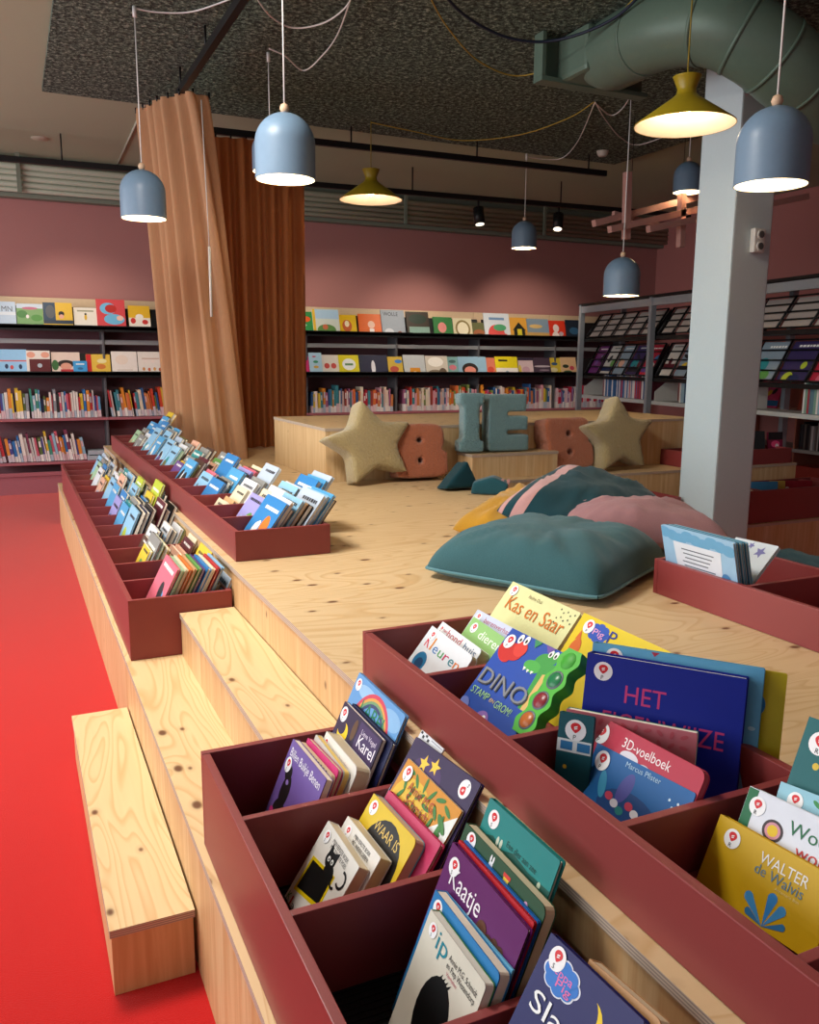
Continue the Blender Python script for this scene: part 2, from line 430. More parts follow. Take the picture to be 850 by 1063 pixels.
bin_x('small dark red bin just left of the column, behind the pink cushion', 3.25, 4.02, 4.31, 4.70, L2+g, .608, [3.86])
bin_x('wide dark red bin right of the column, nearer of the two there', 4.42, 5.7, 4.31, 4.70, L2+g, .608, [4.79, 5.56])
bin_x('dark red bin against the stage end, half hidden by the column', 4.62, 5.69, 4.89, 5.215, L4+g, .822, [5.0, 5.33])

# ------------------------------------------------------------------ books
def shield(r, n=20):
    pts = []
    for i in range(n):
        a = 2*PI*i/n; x, y = math.cos(a), math.sin(a)
        k = 1 if y > -.1 else 1-.12*math.sin(2*abs(x)*1.5)
        pts.append((r*x*(1 if y > 0 else (1-abs(y)**1.6*.55)), r*(y*.82 if y > 0 else y*1.12)))
    return pts
def art(parent, name, W, items, z0=.0002, H=0):
    """flat printed shapes on the front cover; units of cover width, y down from the top edge. items: (kind, colour, ...)"""
    m = MB(); mats = []; idx = {}
    for k, it in enumerate(items):
        kind, col = it[0], it[1]
        if col not in idx: idx[col] = len(mats); mats.append(flat(col, .45))
        mi = idx[col]; z = z0 + .00006*k
        def P(x, y): return (min(max(x, .002), .998)*W, min(max(H-y*W, .001), H-.001), z)
        if kind == 'poly': m.add([P(*p) for p in it[2]], [tuple(range(len(it[2])))], mi)
        elif kind == 'rect':
            x0, y0, x1, y1 = it[2]; m.add([P(x0, y1), P(x1, y1), P(x1, y0), P(x0, y0)], [(0, 1, 2, 3)], mi)
        elif kind == 'ell':
            cx, cy, rx, ry = it[2]; rot = it[3] if len(it) > 3 else 0; n = 22; q = []
            for i in range(n):
                a = 2*PI*i/n; x, y = rx*math.cos(a), ry*math.sin(a)
                q.append(P(cx + x*math.cos(rot)-y*math.sin(rot), cy + x*math.sin(rot)+y*math.cos(rot)))
            m.add(q, [tuple(range(n))[::-1]], mi)
        elif kind == 'arc':
            cx, cy, r0, r1, a0, a1 = it[2]; n = 18; q = []
            for i in range(n+1):
                a = R(a0 + (a1-a0)*i/n)
                q += [P(cx+r0*math.cos(a), cy-r0*math.sin(a)), P(cx+r1*math.cos(a), cy-r1*math.sin(a))]
            m.add(q, [(2*i, 2*i+1, 2*i+3, 2*i+2) for i in range(n)], mi)
        elif kind == 'text':
            s, x, y, size = it[2:6]; rot = it[6] if len(it) > 6 else 0; sx = it[7] if len(it) > 7 else .86
            vs, fs = text_geo(s); c, sn = math.cos(rot), math.sin(rot)
            m.add([((x + (vx*sx*c - vy*sn)*size)*W, H - y*W + (vx*sx*sn + vy*c)*size*W, z) for vx, vy, vz in vs], fs, mi)
        elif kind == 'ftext':
            s, x0, x1, yb, hc = it[2:7]; vs, fs = text_geo(s)
            xa = min(v[0] for v in vs); xb = max(v[0] for v in vs); kx = (x1-x0)/(xb-xa); ky = hc/.69
            m.add([((x0+(vx-xa)*kx)*W, H-yb*W+vy*ky*W, z) for vx, vy, vz in vs], fs, mi)
        elif kind == 'sticker':
            cx, cy, r = it[2:5]; letter = it[5]; rot = it[6] if len(it) > 6 else 0
            for c2 in ('#f2f2f4', '#d5232c', '#101014'):
                if c2 not in idx: idx[c2] = len(mats); mats.append(flat(c2, .45))
            n = 22; c, sn = math.cos(rot), math.sin(rot)
            def Q(x, y, dz): return (cx*W + (x*c-y*sn)*r*W, H-cy*W + (x*sn+y*c)*r*W, z+dz)
            m.add([Q(math.cos(2*PI*i/n), math.sin(2*PI*i/n), 0) for i in range(n)], [tuple(range(n))], idx['#f2f2f4'])
            sp = shield(.5); m.add([Q(x, y+.3, .0002) for x, y in sp], [tuple(range(len(sp)))], idx['#d5232c'])
            m.add([Q(x, y, .0004) for x, y in ((-.16, .2), (.16, .3), (.16, .42), (-.16, .32))], [(0, 1, 2, 3)], idx['#f2f2f4'])
            m.add([Q(x, y, .0004) for x, y in ((-.13, .05), (.19, .15), (.13, .22), (-.13, .16))], [(0, 1, 2, 3)], idx['#f2f2f4'])
            vs, fs = text_geo(letter)
            m.add([Q(vx*.62-.22, vy*.62-.86, .0004) for vx, vy, vz in vs], fs, idx['#101014'])
    return m.build(name, mats, parent, local=True)

def rr(w, h, r, left=0.0):
    pts = []
    for cx, cy, a0, q in ((left, left, 180, left), (w-r, r, 270, r), (w-r, h-r, 0, r), (left, h-left, 90, left)):
        if q <= 0: pts.append((0 if cx <= left else w, 0 if cy < h/2 else h)); continue
        for i in range(5):
            a = R(a0 + 90*i/4); pts.append((cx+q*math.cos(a), cy+q*math.sin(a)))
    return pts

def frame(TL, TR, phi, yaw, h):
    TL, TR = Vector(TL), Vector(TR); b = Vector((math.cos(R(yaw)), math.sin(R(yaw)), 0))
    n = (-b*math.cos(R(phi)) + Vector((0, 0, math.sin(R(phi))))).normalized()
    u = TR-TL; u = (u - n*u.dot(n)); w = u.length; u.normalize(); v = n.cross(u)
    M = Matrix((u, v, n)).transposed().to_4x4(); M.translation = TL - v*h
    return M, w

def book(pose, cover, label, group=None, kind='hard', detail=2, pic=None, title=None, sticker=None, pages=None, rcorner=.012, back=None, name='picture_book', cat='book', spine=None):
    TL, TR, phi, yaw, h, t = pose[:6]
    M, w = frame(TL, TR, phi, yaw, h)
    pg = pages or PAGES; cm = flat(cover, .45); sm = flat(spine or cover, .45); bmx = flat(back or cover, .45)
    cv = MB(); pb = MB()
    if kind == 'hard':
        bt = .0022
        o = rr(w, h, .004)
        cv.prism(o, -bt, 0, 0); cv.prism(o, -t, -t+bt, 2); cv.box((0, 0, -t+bt), (.003, h, -bt), 1)
        pb.box((.003, .004, -t+bt+.0002), (w-.005, h-.004, -bt-.0002))
    elif kind == 'board':
        o = rr(w, h, min(rcorner, w*.2)); bt = .0022
        cv.prism(o, -bt, 0, 0); cv.prism(o, -t, -t+bt, 2); cv.box((0, 0, -t+bt), (.0025, h, -bt), 1)
        o2 = [(max(.0026, x-(.0008 if x > w/2 else 0)), min(max(y, .0006), h-.0008)) for x, y in o]
        pb.prism(o2, -t+bt+.0001, -bt-.0001)
    else:   # thin paperback
        cv.box((0, 0, -t), (w, h, 0), 0)
    if detail == 0:
        m = MB(); m.v = list(cv.v); m.f = list(cv.f); m.m = list(cv.m); m.sm = list(cv.sm)
        m.add(pb.v, pb.f, 3); root = host = m.build(name, [cm, sm, bmx, pg], local=True)
    else:
        root = bpy.data.objects.new(name, None); root.empty_display_size = .05; COLL.objects.link(root)
        host = cv.build('cover', [cm, sm, bmx], root, local=True)
        if pb.v: pb.build('page_block', pg, root, local=True)
    root.matrix_world = M
    tag(root, label, cat, group)
    if pic: art(host, 'cover_picture', w, pic, H=h)
    if title: art(host, 'title', w, title, H=h, z0=.0003+.00006*(len(pic) if pic else 0))
    if sticker: art(host, 'library_sticker', w, H=h, items=[('sticker', '#f2f2f4') + tuple(sticker)], z0=.0004+.00006*((len(pic) if pic else 0) + (len(title) if title else 0)))
    return root

POSE = {
'C1a':((0.5424,1.7950,0.6246),(0.5450,1.5691,0.6304),24,0,0.201,0.018),
'C1b':((0.5603,1.7882,0.6168),(0.5639,1.5859,0.6249),24,0,0.193,0.01),
'C1c':((0.5759,1.7880,0.6236),(0.5803,1.5888,0.6334),24,0,0.200,0.012),
'C1d':((0.5941,1.7825,0.6312),(0.5925,1.5862,0.6276),24,0,0.204,0.016),
'C1e':((0.6169,1.7724,0.6394),(0.6169,1.5693,0.6393),24,0,0.217,0.036),
'C1f':((0.6790,1.8149,0.6867),(0.6791,1.5843,0.6868),24,0,0.269,0.012),
'C1g':((0.6931,1.7999,0.6852),(0.6934,1.5598,0.6858),24,0,0.267,0.012),
'C1h':((0.7317,1.8530,0.7387),(0.7306,1.5770,0.7361),24,0,0.323,0.01),
'C2a':((0.5202,1.4900,0.5842),(0.5194,1.3181,0.5830),33,0,0.170,0.026),
'C2b':((0.5578,1.4782,0.5916),(0.5596,1.3119,0.5944),33,0,0.180,0.028),
'C2c':((0.6158,1.4810,0.6267),(0.6186,1.2808,0.6311),33,0,0.222,0.024),
'C2d':((0.6476,1.4776,0.6289),(0.6510,1.2488,0.6342),33,0,0.224,0.012),
'C2e':((0.6984,1.4916,0.6823),(0.6989,1.2592,0.6831),33,0,0.288,0.006),
'C2f':((0.7278,1.5167,0.7138),(0.7376,1.2578,0.7289),33,0,0.325,0.01),
'C2g':((0.7464,1.5273,0.7213),(0.7467,1.4263,0.7219),33,0,0.334,0.004),
'C3a':((0.5517,1.0900,0.6352),(0.5505,0.9101,0.6322),21,0,0.205,0.018),
'C3b':((0.5757,1.1212,0.6434),(0.5743,0.9118,0.6399),21,0,0.213,0.022),
'C3b2':((0.5964,1.1263,0.6319),(0.5979,0.9176,0.6356),21,0,0.205,0.004),
'C3c':((0.6267,1.1586,0.6954),(0.6244,0.9199,0.6894),21,0,0.266,0.01),
'C3d':((0.6392,1.1591,0.6959),(0.6383,0.9260,0.6936),21,0,0.271,0.006),
'C3e':((0.6472,1.1552,0.6957),(0.6459,0.9266,0.6925),21,0,0.269,0.006),
'C3f':((0.6619,1.1760,0.7132),(0.6603,0.9267,0.7090),21,0,0.287,0.022),
'C3g':((0.7032,1.1672,0.7552),(0.7036,0.9583,0.7562),21,0,0.337,0.012),
'C4a':((0.6280,0.8700,0.7190),(0.6324,0.6814,0.7264),31,0,0.324,0.012),
'C4b':((0.6443,0.8044,0.7199),(0.6497,0.6670,0.7290),31,0,0.326,0.022),
'D1a':((0.9300,1.8500,0.8344),(0.9240,1.6232,0.8268),38,0,0.149,0.018),
'D1b':((0.9602,1.8512,0.8415),(0.9548,1.6363,0.8345),38,0,0.158,0.03),
'D1c':((1.0177,1.7924,0.8639),(1.0118,1.6041,0.8563),38,0,0.186,0.014),
'D1d':((1.0440,1.8189,0.8723),(1.0446,1.5993,0.8730),38,0,0.206,0.02),
'D1e':((1.1858,1.8802,0.9163),(1.1842,1.5745,0.9140),38,0,0.259,0.02),
'D2a':((0.9764,1.5450,0.9131),(0.9804,1.3128,0.9176),42,0,0.274,0.025),
'D2b':((1.1820,1.5600,0.9191),(1.1811,1.2666,0.9179),36,0,0.257,0.014),
'D3g':((0.9314,1.1720,0.8105),(0.9405,0.9322,0.8265),28,0,0.113,0.012),
'D3f':((0.9540,1.2186,0.8487),(0.9600,0.9315,0.8590),28,0,0.155,0.014),
'D3d':((0.8760,1.2150,0.8640),(0.9160,1.1640,0.8645),12,38,0.156,0.012),
'D3e':((0.9044,1.2338,0.8574),(1.0498,1.0481,0.8585),12,38,0.151,0.022),
'D3a':((0.9672,1.2598,0.9500),(1.1437,1.0337,0.9494),12,38,0.245,0.04),
'D3b':((1.0007,1.2883,0.9571),(1.1932,1.0420,0.9572),12,38,0.253,0.022),
'D3c':((1.0400,1.2740,0.9477),(1.2332,1.0263,0.9471),12,38,0.242,0.012),
'D4a':((0.9511,0.8900,0.8113),(0.9558,0.6820,0.8209),26,0,0.113,0.018),
'D4b':((0.9943,0.8767,0.8553),(1.0009,0.6977,0.8689),26,0,0.162,0.022),
'D4c':((1.0272,0.8492,0.8692),(1.0364,0.6833,0.8880),26,0,0.177,0.02),
'D4d':((1.0939,0.8634,0.9570),(1.1006,0.6825,0.9707),26,0,0.275,0.02),
}
def fb(k, *a, **kw): return book(POSE[k], *a, **kw)
C1 = 'books in the first compartment of the lower near bin'; C2g = 'books in the second compartment of the lower near bin'
C3g = 'books in the third compartment of the lower near bin'; C4g = 'books in the fourth compartment of the lower near bin'
D1g = 'books in the first compartment of the upper near bin'; D2g = 'books in the second compartment of the upper near bin'
D3gp = 'books in the third compartment of the upper near bin'; D4g = 'books in the fourth compartment of the upper near bin'

fb('C1a', '#6f549c', 'lilac board book with a dark teddy-like figure and white lettering along its top edge', C1, 'board', rcorner=.004,
   pic=[('ell', '#1d1517', (.26, .46, .11, .17)), ('ell', '#1d1517', (.2, .29, .085, .08)), ('ell', '#1d1517', (.27, .68, .15, .14)), ('ell', '#8b6fb5', (.24, .37, .035, .025)), ('ell', '#c8327e', (.12, .72, .05, .04))],
   title=[('ftext', '#efe9f2', 'Billen Buikje Benen', .07, .93, .145, .085)], sticker=(.12, .23, .078, 'S'))
fb('C1b', '#dccba6', 'cream board book with black striped page tops between lilac and pink books', C1, 'board', pages=PAGES2,
   pic=[('rect', '#2a2a2c', (.1+.08*i, .005, .13+.08*i, .05)) for i in range(10)])
fb('C1c', '#c8206e', 'bright pink board book in the middle of the first near compartment', C1, 'board', pages=PAGES2)
fb('C1d', '#c2bdb2', 'pale grey board book just right of the pink one', C1, 'board', pages=pages_mat('#e6c46a'))
fb('C1e', '#e0dcd4', 'thick white board book with cream rounded pages', C1, 'board', rcorner=.02, pages=PAGES2,
   title=[('ftext', '#c9a9a4', 'mijn boekje', .3, .8, .12, .05)], sticker=(.1, .1, .06, 'S'))
fb('C1f', '#24163c', 'dark purple book with a yellow moon and white lettering', C1, 'board', rcorner=.004,
   pic=[('ell', '#f0cc10', (.2, .26, .12, .1)), ('ell', '#24163c', (.15, .22, .09, .075)), ('rect', '#3b2758', (.5, .02, .97, 1.1)), ('ell', '#5c3f24', (.42, .15, .05, .11))],
   title=[('ftext', '#d9cfe2', 'Lieve Vogel', .58, .93, .12, .05), ('ftext', '#efe9f2', 'Karel', .57, .96, .25, .12)], sticker=(.1, .105, .08, 'S'))
fb('C1g', '#141a44', 'navy book standing directly behind the purple moon book', C1, 'hard',
   pic=[('ell', '#c99a2d', (.86, .1, .025, .025)), ('rect', '#0f163a', (.03, .02, .97, .05))])
fb('C1h', '#5f9ad2', 'light blue picture book with a rainbow arch, leaning against the riser', C1, 'hard',
   pic=[('ell', '#93bfe4', (.3, .1, .2, .06)), ('ell', '#86b6e0', (.82, .12, .18, .08)), ('arc', '#cf3f55', (.52, .42, .35, .385, 0, 180)), ('arc', '#e0a04a', (.52, .42, .325, .35, 0, 180)), ('arc', '#6f9a6b', (.52, .42, .30, .325, 0, 180)), ('arc', '#33406a', (.52, .42, .27, .30, 0, 180))],
   title=[('ftext', '#147a4c', 'LABEL', .27, .8, .27, .12)], sticker=(.085, .085, .055, 'S'))
cat_pic = [('poly', '#e0c400', [(.10, .40), (.70, .31), (.72, .70), (.08, .84)]), ('poly', '#0f0f0f', [(.14, .43), (.66, .355), (.68, .66), (.12, .79)]),
  ('ell', '#0f0f0f', (.46, .25, .12, .095)), ('poly', '#0f0f0f', [(.35, .22), (.36, .09), (.44, .17)]), ('poly', '#0f0f0f', [(.48, .16), (.58, .10), (.58, .24)]),
  ('ell', '#0f0f0f', (.54, .36, .12, .1)), ('ell', '#e8e8e4', (.42, .25, .03, .03)), ('ell', '#e8e8e4', (.51, .245, .03, .03)), ('ell', '#0f0f0f', (.425, .255, .013, .015)), ('ell', '#0f0f0f', (.51, .25, .013, .015)),
  ('arc', '#0f0f0f', (.83, .27, .07, .1, -130, 110)), ('arc', '#0f0f0f', (.72, .36, .05, .08, 150, 320))]
fb('C2a', '#e2ded6', 'white board book with a black cat over a black panel, foremost in its compartment', C2g, 'board', rcorner=.004, pages=PAGES2, pic=cat_pic,
   title=[('ftext', '#26262a', 'MIJN EERSTE BOEK', .32, .78, .10, .045), ('ftext', '#26262a', 'MET ZWARTE POES', .33, .79, .165, .045), ('ftext', '#2f8c4a', 'K', .05, .13, .98, .1), ('ftext', '#c8372d', 'l', .16, .19, .98, .1), ('ftext', '#2a2a2a', 'a', .22, .3, .98, .07)], sticker=(.16, .12, .075, 'S'))
fb('C2b', '#e2ded6', 'second white board book with small black lettering, behind the black cat book', C2g, 'board', rcorner=.004, pages=PAGES2,
   pic=[('ell', '#26262a', (.42, .27, .02, .02)), ('ell', '#26262a', (.62, .26, .025, .02)), ('ell', '#3a3a3a', (.5, .75, .2, .25))],
   title=[('ftext', '#26262a', 'MIJN EERSTE BOEK', .34, .8, .105, .045), ('ftext', '#26262a', 'MET ANDERE DIEREN', .35, .81, .17, .045)], sticker=(.17, .12, .075, 'S'))
fb('C2c', '#d9b81c', 'yellow board book with gold lettering on a black disc', C2g, 'board', rcorner=.014, spine='#6fb3c4', back='#6fb3c4', pages=pages_mat('#cdb99a'),
   pic=[('ell', '#120e0b', (.56, .45, .38, .39))], title=[('ftext', '#d9b65a', 'WAAR IS', .28, .8, .24, .1), ('ftext', '#d9b65a', '?', .55, .62, .45, .1)], sticker=(.125, .1, .075, 'S'))
fb('C2d', '#c23560', 'pink board book behind the yellow disc book', C2g, 'hard')
leaf = [('ell', '#3a7a30', (.15+.14*(i % 6), .06+.11*(i // 6)+.03*(i % 2), .07, .02), .7*i) for i in range(24)]
fb('C2e', '#cf8a1a', 'orange-yellow picture book with green leaves and red author lettering', C2g, 'hard', back='#efe7cf',
   pic=[('ell', '#dcb42e', (.35, .3, .32, .22)), ('ell', '#c07a18', (.2, .45, .15, .12)), ('poly', '#e4e8e2', [(1, .06), (1, 1.2), (.6, 1.2), (.72, .3)])] + leaf + [('ell', '#3a7a30', (.86, .2+.1*i, .1, .03), .5+i) for i in range(6)],
   title=[('ftext', '#a83414', 'Annie M.G.', .22, .7, .2, .08), ('ftext', '#a83414', 'Schmidt', .26, .68, .3, .08)], sticker=(.12, .1, .07, 'S'))
fb('C2f', '#2c1846', 'dark purple starry picture book with its sticker on the right, rearmost', C2g, 'hard',
   pic=[('ell', '#43285c', (.35, .2, .22, .13)), ('poly', '#f0c63a', [(.27, .06), (.29, .11), (.345, .115), (.30, .145), (.31, .19), (.27, .165), (.23, .19), (.24, .145), (.195, .115), (.25, .11)]), ('poly', '#f0c63a', [(.42, .03), (.44, .08), (.495, .085), (.45, .115), (.46, .16), (.42, .135), (.38, .16), (.39, .115), (.345, .085), (.4, .08)])],
   sticker=(.86, .1, .07, 'S', 2.6))
fb('C2g', '#d9dbe0', 'thin white booklet with black checks sticking up behind the purple starry book', C2g, 'paper',
   pic=[('rect', '#17171a', (.02+.11*i, .0+.06*(i % 2), .1+.11*i, .06+.06*(i % 2))) for i in range(4)] + [('rect', '#8e929c', (.5, .03, .97, .05))])
fb('C3a', '#d8d2c2', 'cream board book with a black rounded shape and teal lettering, foremost', C3g, 'board', rcorner=.008, spine='#3c7c45', back='#3c7c45', pages=PAGES,
   pic=[('ell', '#090909', (.5, .68, .25, .36)), ('ell', '#d8d2c2', (.62, .85, .03, .012))] + [('poly', '#090909', [(.42+.04*i, .36), (.46+.04*i, .37), (.47+.05*i, .29)]) for i in range(4)],
   title=[('ftext', '#1f8496', 'ip', .24, .43, .2, .16), ('ftext', '#2d2d2f', 'Annie M.G. Schmidt', .47, .94, .155, .05), ('ftext', '#2d2d2f', 'en Fiep Westendorp', .47, .94, .22, .05), ('ftext', '#b94a62', 'Verhalen', .5, .68, .27, .03)], sticker=(.14, .11, .065, 'S'))
fb('C3b', '#2077b4', 'blue thick board book directly behind the cream one', C3g, 'board', rcorner=.01, pages=PAGES,
   title=[('ftext', '#195c8a', 'voor kinderen', .5, .9, .25, .06)], sticker=(.11, .09, .065, 'S'))
fb('C3b2', '#6cb4da', 'thin light blue book pressed against the blue board book', C3g, 'paper')
fb('C3c', '#5e105e', 'magenta-purple picture book with a curly brown figure and white lettering', C3g, 'hard',
   pic=[('ell', '#6b3f1a', (.78, .4, .15, .13)), ('ell', '#df9884', (.78, .44, .11, .1))] + [('ell', '#4b270e', (.78+.17*math.cos(a), .4-.14*math.sin(a), .04, .035)) for a in [i*.42 for i in range(9)]] + [('ell', '#5b2e14', (.6, .27, .06, .06))],
   title=[('ftext', '#f0e8f0', 'Kaatje', .12, .53, .24, .13)], sticker=(.12, .12, .065, 'S'))
fb('C3d', '#b81420', 'thin bright red book behind the purple figure book', C3g, 'hard')
fb('C3e', '#1d68b8', 'thin bright blue book between the red and green ones', C3g, 'hard')
fb('C3f', '#234c30', 'dark green board book with small white rabbit figures', C3g, 'board', rcorner=.014, pages=PAGES2,
   pic=[('ell', '#e8e8ea', (.39, .09, .025, .03)), ('ell', '#e8e8ea', (.375, .045, .009, .025)), ('ell', '#e8e8ea', (.405, .045, .009, .025)), ('ell', '#d8a0c0', (.82, .1, .025, .03)), ('rect', '#d23a30', (.54, .04, .62, .065)), ('rect', '#e6c132', (.55, .065, .61, .09)), ('rect', '#3a4ea0', (.55, .09, .61, .15))], sticker=(.12, .065, .055, 'S'))
fb('C3g', '#0f807e', 'teal picture book with a dark hilly skyline, leaning on the plywood riser', C3g, 'hard',
   pic=[('poly', '#125249', [(0, .3), (.2, .23), (.35, .27), (.5, .22), (.72, .25), (1, .24), (1, 1.6), (0, 1.6)]), ('ell', '#b9c9b0', (.87, .27, .02, .03)), ('ell', '#c9d2c0', (.27, .24, .018, .04)), ('ell', '#c9d2c0', (.32, .24, .018, .04))],
   title=[('ftext', '#0e453e', 'Een dier aan zee', .39, .8, .22, .05)], sticker=(.14, .12, .075, 'S'))
def cloud(col, cx, cy, s): return [('ell', col, (cx + s*.7*math.cos(a), cy + s*.4*math.sin(a), s*.42, s*.32)) for a in [i*PI/4 for i in range(8)]] + [('ell', col, (cx, cy, s*.7, s*.45))]
fb('C4a', '#13135a', 'navy picture book with a yellow crescent moon and big white lettering', C4g, 'hard',
   pic=[('ell', '#ecca10', (.60, .28, .14, .15)), ('ell', '#13135a', (.55, .25, .13, .14))] + cloud('#dfe3f2', .27, .19, .18) + cloud('#2472c8', .27, .19, .165),
   title=[('ftext', '#e46aa4', 'Peppa', .13, .38, .19, .055), ('ftext', '#e46aa4', 'Pig', .24, .4, .255, .055), ('ftext', '#f2f2f4', 'Slaap', .1, .75, .5, .14)], sticker=(.165, .105, .085, 'S'))
fb('C4b', '#b98a5a', 'tan board book with rounded corner behind the navy moon book', C4g, 'board', rcorner=.014, pages=PAGES2)
cols = ['#d9364a', '#e08a2a', '#3c79b8', '#4ea05a', '#c23a64', '#2f7f8a', '#e07a30']
fb('D1a', '#dfe2e6', 'white board book with multicoloured title letters, foremost', D1g, 'board', rcorner=.014, pages=PAGES2,
   pic=[('ell', '#1f6f9c', (.2, .4, .13, .12)), ('ell', '#163f66', (.21, .42, .08, .07)), ('ell', '#e6a28c', (.34, .5, .07, .05)), ('ell', '#ecd7bd', (.7, .45, .2, .04))],
   title=[('ftext', c, ch, x, x+.1 if ch != 'l' else x+.03, .23, .15 if ch in 'Kl' else .11) for ch, c, x in zip('Kleuren', cols, (.09, .22, .29, .42, .55, .67, .79))], sticker=(.13, .085, .06, 'P'))
fb('D1b', '#dfe2e6', 'white board book with red and blue script lettering, second in its compartment', D1g, 'board', rcorner=.014, pages=PAGES2,
   title=[('ftext', '#c23a50', 'van', .1, .22, .09, .04), ('ftext', '#c23a50', 'hond', .24, .58, .12, .09), ('ftext', '#47658c', 'huis', .66, .94, .13, .09)], sticker=(.08, .08, .045, 'P'))
fb('D1c', '#93c276', 'pale green board book with white lettering', D1g, 'board', rcorner=.01, title=[('ftext', '#eef5e8', 'dieren', .34, .9, .2, .12)], sticker=(.16, .12, .075, 'P'))
fb('D1d', '#c8cfe6', 'pale lavender white board book behind the green one', D1g, 'board', rcorner=.016, title=[('ftext', '#b0405c', 'berenverhaal', .24, .8, .1, .06)], sticker=(.1, .075, .055, 'P'))
fb('D1e', '#dcdba0', 'pale yellow picture book with orange lettering, rearmost in its compartment', D1g, 'hard', spine='#3a3b30',
   pic=[('ell', '#3f4136', (.78+.045*(i % 5), .04+.06*(i // 5)+.02*(i % 2), .008, .008)) for i in range(12)] + [('ell', '#7a6a2a', (.04+.1*i, .42+.05*(i % 3), .01, .01)) for i in range(9)],
   title=[('ftext', '#d07424', 'Kas en Saar', .11, .93, .24, .13), ('ftext', '#7a5a3a', 'Pauline Oud', .33, .52, .075, .03)], sticker=(.1, .07, .05, 'P'))
stone = '#83858c'
dino = [('ell', '#3a9a40', (.68, .17, .12, .1)), ('ell', '#3a9a40', (.74, .1, .08, .07)), ('ell', '#4aac46', (.58, .24, .12, .06)), ('poly', '#3a9a40', [(.68, .2), (.86, .12), (.92, .62), (.74, .62)]), ('poly', '#dcb46a', [(.76, .26), (.82, .24), (.84, .62), (.78, .62)]),
  ('poly', '#f3f0e6', [(.48, .27), (.52, .275), (.5, .31)]), ('poly', '#f3f0e6', [(.54, .28), (.58, .28), (.56, .315)]), ('poly', '#f3f0e6', [(.6, .28), (.64, .275), (.62, .31)]), ('ell', '#f6f6f2', (.70, .06, .03, .04)), ('ell', '#f6f6f2', (.77, .055, .028, .038)), ('ell', '#141414', (.70, .07, .013, .02)), ('ell', '#141414', (.77, .065, .013, .02)),
  ('ell', '#c8221c', (.24, .2, .13, .09)), ('ell', '#c8221c', (.13, .24, .13, .08), .5), ('ell', '#d8382c', (.3, .15, .09, .08)), ('ell', '#f6f6f2', (.22, .06, .035, .05)), ('ell', '#f6f6f2', (.31, .05, .035, .05)), ('ell', '#141414', (.225, .07, .015, .02)), ('ell', '#141414', (.31, .06, .015, .02)),
  ('poly', '#2f8a58', [(.4, 0), (.46, .08), (.52, 0)]), ('poly', '#6a4aa0', [(.58, 0), (.66, .07), (.72, 0)]), ('ell', '#6f7fc8', (.06, .88, .1, .1)), ('ell', '#9068b8', (.42, .92, .11, .12)), ('ell', '#f6f6f2', (.44, .87, .03, .035)), ('ell', '#4b8ad0', (.68, 1.0, .1, .1))]
dn = fb('D2a', '#1748a8', 'blue picture book with red and green dinosaurs and grey stone letters', D2g, 'board', rcorner=.004, pic=dino,
   title=[('ftext', '#34363d', 'DINO', .055, .79, .61, .16), ('ftext', stone, 'DINO', .035, .77, .60, .16), ('ftext', '#9fd07a', 'STAMP', .05, .34, .72, .07), ('ftext', '#e6c23c', 'EN', .37, .44, .71, .035), ('ftext', '#9fd07a', 'GROM!', .46, .72, .73, .07)], sticker=(.1, .13, .075, 'P'))
sm = MB(); hh = POSE['D2a'][4]; W2 = .232
def wavy():
    L = []; Rr = []
    for i in range(49):
        y = hh - W2*(-.05 + .85*i/48); b = .0055*math.cos(i/48*4*2*PI)
        L.append((W2*1.0-.027+b, y)); Rr.append((W2*1.0+.027-b, y))
    return L, Rr
L_, R_ = wavy(); out = L_ + R_[::-1]
sm.prism(out, -.014, .013, 0)
cx = W2*1.0
for k, y in enumerate((.26, .47, .67)):
    yy = hh-W2*y
    sm.lathe([(0, .0142), (.0195, .0142), (.021, .013)], (cx, yy, 0), 1, 20); sm.lathe([(0, .015), (.0165, .015), (.0172, .0141)], (cx, yy, 0), 2+k, 18)
sm.lathe([(0, .0142), (.018, .0142), (.019, .013)], (cx, hh-W2*.06, 0), 5, 20)
sm.build('sound_button_strip', [flat('#4fb43c', .4), flat('#58606a', .4), flat('#1f7a4a', .3), flat('#8a2a34', .3), flat('#b8652c', .3), flat('#41a232', .5)], dn, local=True)
fb('D2b', '#e0c418', 'bright yellow picture book with an orange animal and a blue name cloud', D2g, 'hard', spine='#cfae80',
   pic=cloud('#2350b4', .27, .1, .11) + [('ell', '#d4661f', (.12, .3, .06, .1)), ('poly', '#d4661f', [(.07, .22), (.09, .13), (.13, .2)])],
   title=[('ftext', '#e9a0c4', 'Pig', .21, .34, .125, .05), ('ftext', '#22328c', 'P', .39, .47, .14, .1), ('ftext', '#22328c', 'a', .57, .65, .16, .07), ('ftext', '#22328c', 't', .76, .81, .12, .09)], sticker=(.14, .085, .06, 'P'))
fb('D3g', '#155c9c', 'glossy deep blue board book with pale bubbles and small author line, foremost', D3gp, 'hard',
   pic=[('ell', '#1d447c', (.5, .36, .3, .15)), ('ell', '#4f4f98', (.42, .2, .06, .12), .3), ('ell', '#3a90b8', (.2, .25, .04, .1), -.3)] + [('ell', c, (.3+.07*i, .3+.03*(i % 3), .04, .03)) for i, c in enumerate(('#b8405a', '#c8c8d4', '#2a7a7a', '#b8405a', '#d6d6de', '#3a5aa8'))] + [('ell', '#cfe4f2', (.82+.04*i, .12+.04*(i % 2), .01, .01)) for i in range(4)],
   title=[('ftext', '#a9cbe4', 'Marcus Pfister', .35, .7, .06, .04)], sticker=(.12, .1, .075, 'P'))
